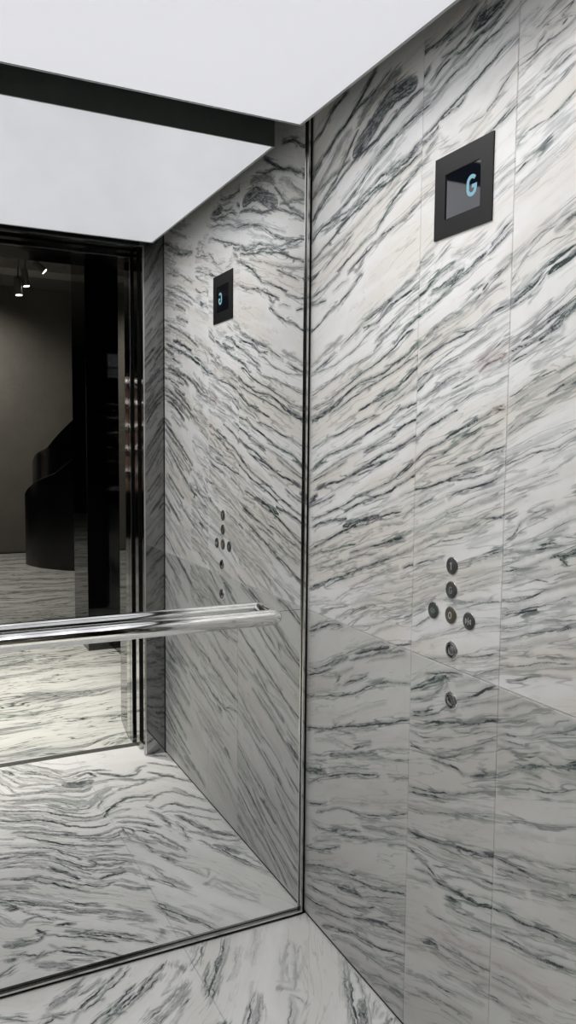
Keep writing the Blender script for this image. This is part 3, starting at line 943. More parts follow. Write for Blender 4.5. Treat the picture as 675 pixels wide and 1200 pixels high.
11 0.6 369 1157 331 1163 259 1154
22 0.8 322 1246 268 1195 220 1160 180 1167
10 0.7 180 1167 152 1231 119 1243
18 0.6 259 1154 195 1112 132 1082
11 0.7 286 1047 237 1059 195 1076
6 0.7 699 1322 672 1250 655 1185
11 0.6 638 1246 570 1238 495 1203
25 0.6 681 1175 615 1166 547 1158 491 1131 434 1105 410 1094 376 1124
35 0.5 674 1096 609 1087 543 1078 468 1021 409 972 360 1037 313 1083
8 0.7 559 1032 525 984 483 944 435 932 381 981
25 0.5 723 1098 678 1066 625 1031
10 0.8 727 1058 667 1020 605 1001 555 957 507 905 463 875 426 857 389 870
12 0.6 394 923 361 993 307 1034
12 0.9 388 839 368 890 313 938 269 972 221 950 173 945
8 0.7 227 866 205 835
8 0.6 282 923 227 930 186 900
10 0.9 735 982 686 940 631 934 580 900 527 837 465 789 412 773 384 789
17 0.6 731 1020 688 980 637 946
22 0.5 742 919 685 883 626 864 586 818
16 0.7 703 864 638 833 583 789 520 751
8 0.7 522 743 466 708 418 676 377 684 350 726
10 0.6 358 825 313 804 268 783 234 738
16 0.7 352 783 300 759 241 713
5 0.8 353 746 344 686 349 635
7 0.7 321 712 324 641 304 596 282 577
8 0.7 308 697 284 667 261 647
8 0.8 692 831 625 765 573 714 513 669 443 636 380 607
8 0.7 752 833 710 808
9 0.7 717 748 668 733 620 702 593 689
7 0.8 596 691 577 649 547 610 527 584
16 0.7 722 709 667 683 615 642
8 0.7 766 697 710 687 662 672
6 0.7 617 635 573 590 545 546 502 510 482 532 499 556
7 0.7 500 588 457 576 408 561 368 534
6 0.7 489 567 450 541 410 521 382 484
11 0.7 485 518 439 496 391 505
14 0.8 628 569 588 513 555 460
5 0.7 614 609 564 524 517 472
8 0.6 772 645 730 648 673 645
12 0.7 774 630 726 623
16 0.8 497 433 452 441 416 439
6 0.6 527 462 487 414
14 0.7 749 545 710 533 663 526
8 0.7 664 519 621 484 573 440 520 394 487 385 462 402
7 0.7 686 508 643 473 597 423 551 381
12 0.6 466 383 420 340 386 310
8 0.7 787 506 755 498
12 0.7 60 1340 10 1302
9 0.7 103 1262 49 1210 -5 1159
11 0.8 130 1169 80 1108 32 1048 0 997
22 0.9 98 1116 50 1081
11 0.7 209 1058 141 1099 96 1090
10 0.7 200 896 145 959 94 946 50 881 4 826
6 0.6 76 973 43 900 11 808
11 0.7 186 826 140 857 95 804 46 761 10 713
8 0.6 189 786 153 790 105 747 64 688 10 643
13 0.7 204 794 190 727 191 670
16 0.6 222 822 202 772
20 0.7 141 744 118 684 91 614 59 562 10 512
10 0.7 143 610 105 574 65 502 8 475
4 0.7 158 693 158 617 165 549
23 0.7 97 482 64 441 43 390
7 0.7 129 532 101 450 76 389 52 330 20 291
4 0.6 53 427 15 360 4 291
4 0.5 75 372 40 301 -2 235
10 0.8 292 756 255 709 221 684
7 0.7 302 722 260 665 231 597 201 514 197 478
10 0.7 276 636 247 570 213 502
6 0.7 311 600 300 527 250 487 211 436
11 0.8 282 485 254 425
4 0.6 259 411 221 363 195 306
6 0.6 332 446 315 377 290 314 260 271
13 0.8 408 334 370 316
12 0.7 796 420 761 390 739 367
23 0.8 781 387 751 373
9 0.7 730 388 687 368 647 336 601 302
22 0.6 603 290 549 265 490 231
8 0.7 691 344 650 319 599 276
8 0.5 545 225 475 186 410 144
6 0.7 680 290 640 264
13 0.8 663 245 615 228
16 0.8 644 207 611 185
6 0.8 588 175 544 142 508 108 467 72 438 49
6 0.8 699 210 644 178 588 146 536 99
12 0.8 718 248 699 215
6 0.7 741 355 702 312 665 270
36 0.7 802 208 768 198 738 195
9 0.8 739 190 708 197 697 226
26 0.7 810 138 787 138
6 0.7 790 160 752 137 713 124 677 128
5 0.8 683 130 641 95 594 62 548 26
19 0.6 737 83 700 66 672 57
5 0.7 833 80 810 88 792 99
6 0.6 803 360 779 300 750 286
6 0.6 757 278 728 312 690 307
2 0.8 748 129 743 86
5 0.8 378 216 346 163 314 116 277 63 261 25
14 0.7 321 114 285 79
4 0.7 382 205 358 149 332 101
12 0.5 447 191 406 147
4 0.6 379 82 354 58 333 20
4 0.6 414 75 402 52
3 0.4 230 152 192 84 160 25
3 0.5 181 223 144 165 97 102
3 0.4 116 179 92 113
4 0.6 319 390 298 336 259 274
3 0.5 198 238 167 259
4 0.6 478 77 447 51
14 0.6 738 93 715 87 691 72 657 42
10 0.7 692 53 667 37 646 19
3 0.8 675 79 645 66 606 47
4 0.8 665 136 627 111 592 82 557 61 525 27
9 0.6 602 78 575 62
5 0.6 697 163 675 132 663 129
6 0.9 633 186 596 169 568 148 540 126
13 0.7 619 175 576 179
3 0.7 569 173 534 146 484 105
6 0.6 850 74 821 92 793 113
11 0.6 756 110 732 122 714 139
3 0.6 542 237 517 216
4 0.8 541 152 504 124 457 85
2 0.6 473 157 440 126 415 89
3 0.9 542 237 507 212 473 193 446 174
17 0.5 497 233 455 210 414 176
3 0.8 513 251 477 226
5 0.9 448 223 424 203
2 0.7 479 267 443 225
4 0.8 414 65 399 97
4 0.7 383 105 355 78 328 38 312 13
7 0.7 328 141 298 105 279 72
4 0.8 384 209 354 177 328 150
4 0.8 382 236 358 203 329 160
2 0.6 248 21 267 67 296 116
2 0.5 241 68 268 119
2 0.4 232 126 200 99 167 70
2 0.6 185 238 136 150
2 0.5 282 257 257 213
3 0.8 309 348 276 313
2 0.5 244 77 270 138 306 180
1 0.6 188 248 159 193 129 143
1 0.6 175 283 138 219 91 127
2 0.7 207 261 189 277 164 296
3 0.7 190 298 176 319 173 337
2 0.7 6 262 30 293 54 327 73 361
4 0.9 31 323 51 357 67 391 84 437 91 456
3 0.7 24 363 9 348
5 0.8 54 411 62 434 70 463
3 0.8 9 405 26 424 49 453
2 0.7 11 425 39 452
2 0.6 226 389 206 359 193 324
1 0.3 104 219 52 120
6 0.6 34 460 17 449
""".split('\n'):
    _t = _ln.split()
    if not _t: continue
    if len(_t) == 1: _k = _t[0]; VEINS[_k] = []; continue
    _v = [float(x) for x in _t]
    _p = np.array(_v[2:]).reshape(-1, 2) / 1000.
    VEINS[_k].append((_v[0] / 1000., _v[1], _p))

def smooth_line(P, it=1):
    for _ in range(it):
        if len(P) < 3: return P
        Q = [P[0]]
        for i in range(len(P) - 1):
            Q.append(P[i] * .75 + P[i + 1] * .25); Q.append(P[i] * .25 + P[i + 1] * .75)
        Q.append(P[-1]); P = np.array(Q)
    return P

def solve_flow(strokes, a1, b0, b1, N0, h=.028):
    """potential whose level lines run along the traced veins"""
    nx = int(a1 / h) + 2; ny = int((b1 - b0) / h) + 2
    n = nx * ny
    idx = lambda i, j: i * ny + j
    A = np.zeros((n, n)); r = np.zeros(n)
    def add(ids, cs, val, w):
        ids = np.array(ids); cs = np.array(cs)
        A[np.ix_(ids, ids)] += w * np.outer(cs, cs); r[ids] += w * val * cs
    for i in range(nx):
        for j in range(ny):
            if 0 < i < nx - 1: add([idx(i - 1, j), idx(i, j), idx(i + 1, j)], [1, -2, 1], 0, .35)
            if 0 < j < ny - 1: add([idx(i, j - 1), idx(i, j), idx(i, j + 1)], [1, -2, 1], 0, .35)
            A[idx(i, j), idx(i, j)] += 1e-7
    add([0], [1.], 0, 1e-3)
    for w, d, P in strokes:
        for k in range(len(P) - 1):
            p, q = P[k], P[k + 1]; L = np.linalg.norm(q - p)
            if L < 1e-4: continue
            t = (q - p) / L; nn = np.array([-t[1], t[0]])
            if nn @ N0 < 0: nn = -nn
            m = max(1, int(L / .02))
            for s in range(m):
                c = p + (q - p) * (s + .5) / m
                fi = c[0] / h; fj = (c[1] - b0) / h
                i = int(min(max(fi, 0), nx - 2)); j = int(min(max(fj, 0), ny - 2))
                ids = [idx(i, j), idx(i + 1, j), idx(i, j + 1), idx(i + 1, j + 1)]
                gx = np.array([-1, 1, -1, 1]) / (2 * h); gy = np.array([-1, -1, 1, 1]) / (2 * h)
                ww = h * h * min(L / m / .02, 1.)
                add(ids, t[0] * gx + t[1] * gy, 0, ww * 1.6)
                add(ids, nn[0] * gx + nn[1] * gy, 1, ww * .35)
    phi = np.linalg.solve(A, r).reshape(nx, ny)
    return phi, h, b0

def sample(F, a, b):
    phi, h, b0 = F
    fi = np.clip(a / h, 0, phi.shape[0] - 1.001); fj = np.clip((b - b0) / h, 0, phi.shape[1] - 1.001)
    i = fi.astype(int); j = fj.astype(int); u = fi - i; v = fj - j
    u_ = u; v_ = v
    return (phi[i, j] * (1 - u_) * (1 - v_) + phi[i + 1, j] * u_ * (1 - v_) + phi[i, j + 1] * (1 - u_) * v_ + phi[i + 1, j + 1] * u_ * v_)

def blur(G):
    for _ in range(2):
        Q = np.pad(G, 1, mode='edge')
        G = (Q[:-2, 1:-1] + Q[2:, 1:-1] + Q[1:-1, :-2] + Q[1:-1, 2:] + 4 * Q[1:-1, 1:-1]) / 8
    return G

def resample(P, st):
    seg = np.linalg.norm(np.diff(P, axis=0), axis=1); s = np.concatenate([[0], np.cumsum(seg)])
    n = max(3, int(s[-1] / st) + 1); x = np.linspace(0, s[-1], n)
    return np.stack([np.interp(x, s, P[:, 0]), np.interp(x, s, P[:, 1])], -1)

def meander(L, a):
    r = np.zeros_like(L)
    for wl, k in ((.090, .45), (.041, .35), (.019, .22), (.010, .12)):
        r = r + k * np.sin(2 * PI * L / (wl * rng.uniform(.8, 1.25)) + rng.uniform(0, 2 * PI))
    return r * a

def slab(name, keys, a0, a1, b0, b1, F, mat, place, thick, step, parent, udir, loc=(0, 0, 0), wob=.0014, comp=.35):
    """stone slab: fine front grid carrying the vein fields, real thickness behind"""
    na = int(round((a1 - a0) / step)) + 1; nb = int(round((b1 - b0) / step)) + 1
    ga = np.linspace(a0, a1, na); gb = np.linspace(b0, b1, nb)
    Afull, Bfull = np.meshgrid(ga, gb, indexing='ij')
    sdf = np.full((na, nb), .03); amp = np.zeros((na, nb)); rust = np.zeros((na, nb))
    fil = np.full((na, nb), .03); famp = np.zeros((na, nb))
    def raster(Q, hws, val, S, Am, Ru=None, ru=0.):
        for k in range(len(Q) - 1):
            p, q = Q[k], Q[k + 1]; R = .024
            i0 = np.searchsorted(ga, min(p[0], q[0]) - R); i1 = np.searchsorted(ga, max(p[0], q[0]) + R)
            j0 = np.searchsorted(gb, min(p[1], q[1]) - R); j1 = np.searchsorted(gb, max(p[1], q[1]) + R)
            if i1 <= i0 or j1 <= j0: continue
            X = Afull[i0:i1, j0:j1]; Y = Bfull[i0:i1, j0:j1]
            dx, dy = q - p; L2 = dx * dx + dy * dy + 1e-12
            tt = np.clip(((X - p[0]) * dx + (Y - p[1]) * dy) / L2, 0, 1)
            sd = np.hypot(X - p[0] - tt * dx, Y - p[1] - tt * dy) - (hws[k] * (1 - tt) + hws[k + 1] * tt)
            cur = S[i0:i1, j0:j1]; better = sd < cur
            cur[better] = sd[better]; Am[i0:i1, j0:j1][better] = val
            if Ru is not None: Ru[i0:i1, j0:j1][better] = ru
    for key in keys:
        for w, d, P in VEINS[key]:
            Q = resample(smooth_line(P, 2), .005)
            n = len(Q); L = np.arange(n) * .005
            T = max(L[-1], 1e-4)
            tg = np.gradient(Q, axis=0); tg /= np.linalg.norm(tg, axis=1)[:, None] + 1e-9
            nn = np.stack([-tg[:, 1], tg[:, 0]], -1)
            end = np.clip(np.minimum(L, T - L) / .022, 0, 1)
            Q = Q + nn * (meander(L, wob) * end)[:, None]
            ru = 1. if d < 0 else 0.; d = abs(d)
            if w > .0045:
                raster(Q, w / 2 * (.55 + .45 * end) * (1 + .25 * meander(L, 1.)), d, fil, famp, rust, ru)
                ns = 1 + int(w / .0042)
                for s in range(ns):
                    off = ((s + .5) / ns - .5) * w * .95
                    o = (off * (.55 + .45 * end) + meander(L, min(w * .16, .0022)))
                    hw = np.clip(.0009 + .0007 * meander(L, 1.) + .0004, .0001, .0024) * (.6 + .4 * end)
                    raster(Q + nn * o[:, None], hw, min(1., d * rng.uniform(.85, 1.15)), sdf, amp, rust, ru)
            else:
                hw = np.clip((w / 2 + .0001) * (1 + .35 * meander(L, 1.)), .0006, .004) * (.45 + .55 * end)
                raster(Q, hw, d * (.95 if w > .003 else .82), sdf, amp, rust, ru)
                if rng.random() < comp and T > .05:
                    o = rng.choice([-1, 1]) * rng.uniform(.003, .008) + meander(L, .0012)
                    raster(Q + nn * o[:, None], np.full(n, .0007) * end, d * .55, sdf, amp)
    phi = sample(F, Afull, Bfull)
    u = Afull * udir[0] + Bfull * udir[1]
    amp = blur(amp); famp = blur(famp)
    rust = blur(blur(rust))
    verts = np.empty((na * nb, 3)); xyz = place(Afull.ravel(), Bfull.ravel(), 0.)
    for c in range(3): verts[:, c] = xyz[c]
    I = np.arange(na * nb).reshape(na, nb)
    faces = np.stack([I[:-1, :-1], I[1:, :-1], I[1:, 1:], I[:-1, 1:]], -1).reshape(-1, 4)
    # rim + back
    rim = np.concatenate([I[:, 0], I[-1, 1:], I[::-1, -1][1:], I[0, ::-1][1:-1]])
    fa, fb = Afull.ravel(), Bfull.ravel()
    back = np.stack(place(fa[rim], fb[rim], thick), -1)
    nr = len(rim); base = na * nb
    ring = base + np.arange(nr)
    sides = np.stack([rim, ring, np.roll(ring, -1), np.roll(rim, -1)], -1)
    allv = np.concatenate([verts, back]); allf = np.concatenate([faces, sides])
    me = bpy.data.meshes.new(name)
    me.vertices.add(len(allv)); me.vertices.foreach_set('co', allv.astype(np.float32).ravel())
    nf = len(allf)
    me.loops.add(nf * 4 + nr); me.polygons.add(nf + 1)
    lv = np.concatenate([allf.ravel(), ring[::-1]]).astype(np.int32)
    me.loops.foreach_set('vertex_index', lv)
    ls = np.concatenate([np.arange(nf) * 4, [nf * 4]]).astype(np.int32)
    me.polygons.foreach_set('loop_start', ls)
    try: me.polygons.foreach_set('loop_total', np.concatenate([np.full(nf, 4), [nr]]).astype(np.int32))
    except Exception: pass
    me.update(calc_edges=True)
    ext = lambda g: np.concatenate([g.ravel(), g.ravel()[rim]]).astype(np.float32)
    for nm, g in (('vein_distance', sdf), ('vein_strength', amp), ('band_distance', fil), ('band_strength', famp), ('rust', rust)):
        at = me.attributes.new(nm, 'FLOAT', 'POINT'); at.data.foreach_set('value', ext(g))
    uvl = me.uv_layers.new(name='flow')
    uu = ext(u); vv = ext(phi)
    uvl.data.foreach_set('uv', np.stack([uu[lv], vv[lv]], -1).ravel())
    o = mesh_obj(name, me, mat, parent)
    o.location = loc
    return o

ZJ = .90; D = 1.345; S1 = .5095; S2 = .8013; ZT = 2.36; XL = -1.32

# ------------------------------------------------------------------ right wall: six marble slabs on a dark backing
wr = MB((0, 0, 0)).box((.026, .03, 0), (.10, -D, ZT)).build('wall_right', M['gap']); tag(wr, kind='structure')
MB().box((.0005, .03, 0), (.026, -.0008, ZT)).box((.004, 0, -.001), (.026, -D, .0096)).box((.0002, -D + .0092, 0), (.026, -D + .0002, ZT)).build('shadow_gap', M['black'], wr)  # black filler strips stand in for the shade in the edge gaps
tag(wr, 'right wall of the lift car clad in white marble slabs with dark diagonal veins', 'wall')
FU = solve_flow(VEINS['AU'] + VEINS['BU'] + VEINS['CU'], D, ZJ, ZT, np.array([-.35, .9]))
FL = solve_flow(VEINS['AL'] + VEINS['BL'] + VEINS['CL'], D, 0., ZJ, np.array([.1, 1.]))
def grow(key, F, n, a0, a1, b0, b1, widths, sgn=1):
    for _ in range(n):
        q = np.array([rng.uniform(a0, a1), rng.uniform(b0, b1)]); P = [q]
        for k in range(int(rng.uniform(6, 22))):
            e = .012
            gx = float(sample(F, np.array([q[0] + e]), np.array([q[1]]))[0] - sample(F, np.array([q[0] - e]), np.array([q[1]]))[0])
            gy = float(sample(F, np.array([q[0]]), np.array([q[1] + e]))[0] - sample(F, np.array([q[0]]), np.array([q[1] - e]))[0])
            tt = np.array([gy, -gx]) * sgn; tt /= np.linalg.norm(tt) + 1e-9
            q = q + tt * .016 + rng.normal(0, .0012, 2); P.append(q)
        VEINS[key].append((float(rng.choice(widths)), float(rng.uniform(.55, 1.)), np.array(P)))
W1 = [.0012, .0018, .002, .0025, .003, .004, .007, .011]
grow('CU', FU, 120, .985, 1.30, ZJ, 2.3, W1)
grow('CL', FL, 70, .985, 1.30, .02, ZJ, W1)
pw = lambda a, b, t: (np.zeros_like(a) + t, -a, b)
g = .0008
cols = [('AU', 'AL', .001, S1 - g), ('BU', 'BL', S1 + g, S2 - g), ('CU', 'CL', S2 + g, D - .009)]
for ku, kl, a0, a1 in cols:
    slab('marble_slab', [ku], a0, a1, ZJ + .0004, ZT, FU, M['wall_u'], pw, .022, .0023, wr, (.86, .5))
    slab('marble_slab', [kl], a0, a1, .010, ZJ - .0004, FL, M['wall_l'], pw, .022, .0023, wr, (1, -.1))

# ------------------------------------------------------------------ floor of the car
fl = MB((0, 0, 0)).box((XL - .05, .03, -.06), (.10, -1.478, -.024)).box((XL, .03, -.024), (0.02, -.002, -.001)).build('floor', M['black']); tag(fl, 'marble floor of the lift car in two honed slabs', 'floor', kind='structure')  # narrow black strip stands in for the shadow under the mirror
FF = solve_flow(VEINS['F'], 1.32, 0., 1.48, np.array([-.25, .95]), .03)
grow('F', FF, 60, .80, 1.28, .05, 1.4, W1 + [.015])
grow('F', FF, 150, .25, .95, .25, 1.4, [.0014, .002, .003, .005])
pf = lambda a, b, t: (-a, -b, np.zeros_like(a) - t)
xj = .37
slab('floor_slab', ['F'], -.022, xj - .0006, .003, 1.474, FF, M['floor'], pf, .022, .003, fl, (.9, .35), wob=.0045, comp=.7)
slab('floor_slab', ['F'], xj + .0006, 1.32, .003, 1.474, FF, M['floor'], pf, .022, .003, fl, (.9, .35), wob=.0045, comp=.7)

# ------------------------------------------------------------------ left wall, back wall, front wall, ceiling of the car
wl = MB().box((XL - .02, .03, 0), (XL - .09, -D, ZT)).build('wall_left', M['gap']); tag(wl, 'left wall of the lift car in marble', 'wall', kind='structure')
MB().box((XL, .03, .004), (XL - .02, -D, ZT)).build('marble_slab', M['marble_plain'], wl)
wb = MB().box((XL - .09, .03, 0), (.10, .09, ZT)).build('wall_back', M['gap']); tag(wb, 'dark backing wall behind the full height mirror', 'wall', kind='structure')
cl = MB().box((XL - .09, .09, ZT), (.10, -D - .0, ZT + .05)).build('ceiling', M['ceil']); tag(cl, 'dark ceiling of the lift car above the light box', 'ceiling', kind='structure')

XO0, XO1, ZO = -.092, -1.235, 2.187      # door opening
wf = MB()
wf.box((XO0, -D, .0), (.10, -D - .007, ZT))
wf.box((XL - .09, -D, .0), (XO1, -D - .007, ZT))
wf.box((XO1, -D, ZO), (XO0, -D - .007, ZT))
wf = wf.build('wall_front', M['dark_steel']); tag(wf, 'polished dark steel front return of the lift car beside the doorway', 'wall', kind='structure')

# ------------------------------------------------------------------ full-height mirror on the back wall
mir = empty('wall_mirror', (-.65, .0, .010))
tag(mir, 'full height wall mirror with a thin steel edge covering the back wall', 'mirror')
X0m, X1m, Z0m = -.0105, XL + .012, .010
zj2 = .902
MB((-.65, 0, .01)).box((X0m - .0075, .0, Z0m + .0075), (X1m + .0075, .012, zj2 - .0006)).build('mirror_pane', M['mirror'], mir)
MB((-.65, 0, .01)).box((X0m - .0075, .0, zj2 + .0006), (X1m + .0075, .012, 2.34)).build('mirror_pane', M['mirror'], mir)
e = MB((-.65, 0, .01))
e.box((X0m, -.011, Z0m), (X0m - .0055, .026, 2.345)); e.box((X1m, -.011, Z0m), (X1m + .0055, .026, 2.345))
e.box((X0m - .0055, -.011, Z0m), (X1m + .0055, .026, Z0m + .0055)); e.box((X0m - .0055, -.011, 2.3395), (X1m + .0055, .026, 2.345))
e.build('mirror_frame', M['steel'], mir)
MB((-.65, 0, .01)).box((X0m - .0055, .0125, Z0m + .0055), (X1m + .0055, .024, 2.339)).build('backing_board', M['black'], mir)

# ------------------------------------------------------------------ handrail: round tube with returns into the mirror
hy, hz, hr = -.055, .900, .0215
rail = empty('handrail', (-.66, hy, hz))
tag(rail, 'polished chrome tube handrail fixed across the mirror', 'handrail')
xa, xb = -.125, -1.20
r_ = .014
pts = [(xa, -.001, hz), (xa, hy + r_ + .006, hz)]
for k in range(1, 8):
    a = PI / 2 * k / 8
    pts.append((xa - r_ * (1 - math.cos(a)), hy + r_ * (1 - math.sin(a)), hz))
pts.append((xa - r_ - .004, hy, hz))
pts.append((xb + r_ + .004, hy, hz))
for k in range(1, 8):
    a = PI / 2 * (1 - k / 8)
    pts.append((xb + r_ * (1 - math.cos(a)), hy + r_ * (1 - math.sin(a)), hz))
pts += [(xb, hy + r_ + .006, hz), (xb, -.001, hz)]
t = MB((-.66, hy, hz)).tube(pts, hr, 48)
t.build('rail_tube', M['chrome'], rail, True)
for x in (xa, xb):
    MB((-.66, hy, hz)).lathe([(-.0045, hr + .001), (-.0045, hr + .004), (-.0006, hr + .004), (-.0004, hr + .001)], (x, 0, hz), 'y', 48).build('wall_flange', M['chrome'], rail, True)

# ------------------------------------------------------------------ hanging light box under the ceiling
px0, py0, py1, hc = -.0754, -.0798, -1.2466, 2.1835
px1 = XL + .0754
lb = empty('ceiling_light_panel', ((px0 + px1) / 2, (py0 + py1) / 2, hc))
tag(lb, 'large suspended ceiling light box with glowing white diffuser', 'ceiling light')
org = lb.location
f = MB(org)
th = .088; ed = .005
f.box((px0, py0, hc), (px0 - ed, py1, hc + th)); f.box((px1, py0, hc), (px1 + ed, py1, hc + th))
f.box((px0 - ed, py0, hc), (px1 + ed, py0 - ed, hc + th)); f.box((px0 - ed, py1, hc), (px1 + ed, py1 + ed, hc + th))
f.box((px0 - ed, py0 - ed, hc + th - .004), (px1 + ed, py1 + ed, hc + th))
f.build('light_box_frame', M['panel_side'], lb)
MB(org).box((px0 - ed - .0005, py0 - ed - .0005, hc + .0006), (px1 + ed + .0005, py1 + ed + .0005, hc + .006)).build('diffuser', M['light'], lb)
lp = MB(org); lw_ = .0065
lp.box((px0, py0, hc - .0008), (px0 - lw_, py1, hc + .0004)); lp.box((px1, py0, hc - .0008), (px1 + lw_, py1, hc + .0004))
lp.box((px0 - lw_, py0, hc - .0008), (px1 + lw_, py0 - lw_ * .6, hc + .0004)); lp.box((px0 - lw_, py1, hc - .0008), (px1 + lw_, py1 + lw_ * .6, hc + .0004))
lp.build('diffuser_trim', M['trim'], lb)
for x in (-.3, -1.02):
    for y in (-.3, -1.0):
        MB(org).tube([(x, y, hc + th), (x, y, ZT)], .008, 12).build('hanger_rod', M['steel'], lb)

for i in range(5):  # unseen fill spots added under the diffuser to brighten the car
    for j in range(6):
        li = bpy.data.lights.new('led', 'SPOT'); li.energy = PANEL_FILL_W; li.spot_size = math.radians(158); li.spot_blend = 1.; li.color = (1., .985, .975); li.shadow_soft_size = 0.
        lo = bpy.data.objects.new('led', li); COL.objects.link(lo); lo.parent = lb
        lo.location = Vector((px0 - .16 - i * (px0 - px1 - .32) / 4, py0 - .14 - j * (py0 - py1 - .28) / 5, hc - .004)) - org

# ------------------------------------------------------------------ floor display
dy0, dy1, dz0, dz1 = -.744, -.563, 1.793, 1.958
sy0, sy1, sz0, sz1 = -.709, -.598, 1.829, 1.919
dsp = empty('floor_display', (0, (dy0 + dy1) / 2, (dz0 + dz1) / 2))
tag(dsp, 'black square floor display with a blue letter G on its screen', 'display')
o_ = dsp.location
bz = MB(o_)
bz.box((-.0035, dy0, dz0), (0.001, sy0, dz1)); bz.box((-.0035, sy1, dz0), (0.001, dy1, dz1))
bz.box((-.0035, sy0, dz0), (0.001, sy1, sz0)); bz.box((-.0035, sy0, sz1), (0.001, sy1, dz1))
bz.build('bezel', M['bezel'], dsp)
MB(o_).box((-.0012, sy0, sz0), (.0008, sy1, sz1)).build('screen', M['screen'], dsp)
def arc(cx, cz, rx, rz, a0, a1, n=24):
    return [(cx + rx * math.cos(math.radians(a0 + (a1 - a0) * i / n)), cz + rz * math.sin(math.radians(a0 + (a1 - a0) * i / n))) for i in range(n + 1)]
def letter_G(mb, cy, cz, w, h_, sw, depth, base):
    # wall faces -x: reading left to right runs towards -y
    rx, rz = (w - sw) / 2, (h_ - sw) / 2
    s = rx
    pts = arc(0, rz - s, s, s, 38, 180, 14) + arc(0, -(rz - s), s, s, 180, 345, 16) + [(rx, -.04 * h_)]
    mb.ribbon([(cy - p[0], cz + p[1]) for p in pts], sw, depth, base=base)
    mb.ribbon([(cy - rx - sw / 2 + .0, cz - .04 * h_), (cy - rx * .05, cz - .04 * h_)], sw * .9, depth * 1.1, base=base)
    return mb
letter_G(MB(o_), -.6805, 1.8755, .031, .042, .0074, .0006, -.0012).build('letter', M['glyph'], dsp)

# ------------------------------------------------------------------ push buttons on the right wall
def button(y, z, kind, label, face='button', sym='symbol'):
    r = .0178
    b = empty('push_button', (0, y, z)); tag(b, label, 'button')
    o = b.location
    MB(o).lathe([(.0, r + .0014), (-.0012, r + .0014), (-.0018, r + .0007), (-.0018, r - .0004)], (0, y, z), 'x', 48).build('rim', M['steel'] if kind not in ('key', 'lens') else M['chrome'], b, True)
    d = -.0018
    if kind in ('key', 'lens'):
        MB(o).lathe([(-.001, r), (-.0048, r - .001), (-.0058, r - .003), (-.0050, r - .0050), (-.0022, r - .0056)], (0, y, z), 'x', 48).build('chrome_collar', M['dark_steel'], b, True)
        if kind == 'key':
            MB(o).lathe([(-.001, r - .0058), (-.0040, r - .0066), (-.0044, r - .008)], (0, y, z), 'x', 40).build('key_barrel', M['dark_steel'], b, True)
            MB(o).box((-.0052, y + .0009, z - .0045), (-.0038, y - .0009, z + .0045), .0002).build('key_slot', M['black'], b)
        else:
            MB(o).lathe([(-.001, r - .0058), (-.0038, r - .0064), (-.0058, r - .0095), (-.0066, .002)], (0, y, z), 'x', 40).build('push_lens', M['dark_steel'], b, True)
        return b
    MB(o).lathe([(-.0005, r - .0006), (-.0030, r - .0006), (-.0036, r - .0016), (-.0037, .001)], (0, y, z), 'x', 48).build('button_face', M[face], b, True)
    g_ = MB(o); dp = .0005; bs = -.0036
    if kind == 'G': letter_G(g_, y, z, .0105, .0150, .0020, dp, bs)
    elif kind == '1':
        g_.ribbon([(y, z - .0075), (y, z + .0075)], .0022, dp, base=bs); g_.ribbon([(y + .0035, z + .0040), (y, z + .0070)], .0018, dp * 1.1, base=bs)
    elif kind == '0':
        g_.ribbon([(y + p[0], z + p[1]) for p in arc(0, 0, .0042, .0066, 0, 360, 28)], .0020, dp, base=bs)
    elif kind in ('open', 'close'):
        g_.ribbon([(y, z - .0070), (y, z + .0070)], .0014, dp, base=bs)
        for s in (-1, 1):
            if kind == 'close': q = [(y + s * .0085, z + .0048), (y + s * .0030, z), (y + s * .0085, z - .0048)]
            else: q = [(y + s * .0032, z + .0048), (y + s * .0088, z), (y + s * .0032, z - .0048)]
            g_.ribbon(q, .0018, dp * 1.1, base=bs)
            q2 = q[0], q[2]
            g_.ribbon(list(q2), .0012, dp, base=bs)
    g_.build('symbol', M[sym], b)
    return b
BY = -.650
button(BY, 1.115, '1', 'round grey push button engraved 1, topmost on the marble wall')
button(BY, 1.064, 'G', 'round grey push button engraved with a green letter G', sym='symbol_g')
button(BY, 1.011, '0', 'round brownish push button engraved 0 between the two door buttons', face='button_b')
button(-.590, 1.010, 'open', 'round door opening push button with outward arrows, left of the 0 button', sym='symbol_g')
button(-.709, 1.010, 'close', 'round door closing push button with inward arrows, right of the 0 button')
button(-.656, .938, 'lens', 'domed chrome push button just above the slab joint')
button(-.658, .831, 'key', 'chrome key switch below the slab joint, lowest on the wall')

# ------------------------------------------------------------------ doorway: stepped jambs, lintel and sill
def post_pair(y0, y1, inset, depth):
    a, b_, zz = XO0 - inset, XO1 + inset, ZO - max(inset, -.012)
    m = MB(); m.box((a, y0, .0), (a + depth, y1, zz + depth)); m.box((b_, y0, .0), (b_ - depth, y1, zz + depth))
    h_ = MB(); h_.box((a, y0, zz), (b_, y1, zz + depth))
    return m, h_
dw = empty('door_1', (-.66, -1.44, 0)); tag(dw, 'stepped polished steel doorway of the lift', 'doorway', kind='structure')
dwl = dw.location
def step(nm, y0, y1, inset, mat, depth=.05):
    m, h_ = post_pair(y0, y1, inset, depth)
    o = m.build(nm, mat, None); o.parent = dw; o.location = -dwl
    narrow = abs(y1 - y0) < .03
    o = h_.build('head_' + nm, mat if narrow else M['head'], None); o.parent = dw; o.location = -dwl
step('front_edge', -D - .007, -D - .020, -.0005, M['jamb'])
step('shadow_groove', -D - .020, -D - .082, -.030, M['black'], .05)
step('car_door_edge', -D - .082, -D - .128, .002, M['jamb'])
step('shadow_groove', -D - .128, -D - .174, -.030, M['black'], .05)
step('landing_jamb', -D - .174, -D - .200, .010, M['jamb'])
step('jamb_joint', -D - .200, -D - .206, .004, M['black'], .05)
step('landing_jamb', -D - .206, -D - .262, .010, M['jamb'])
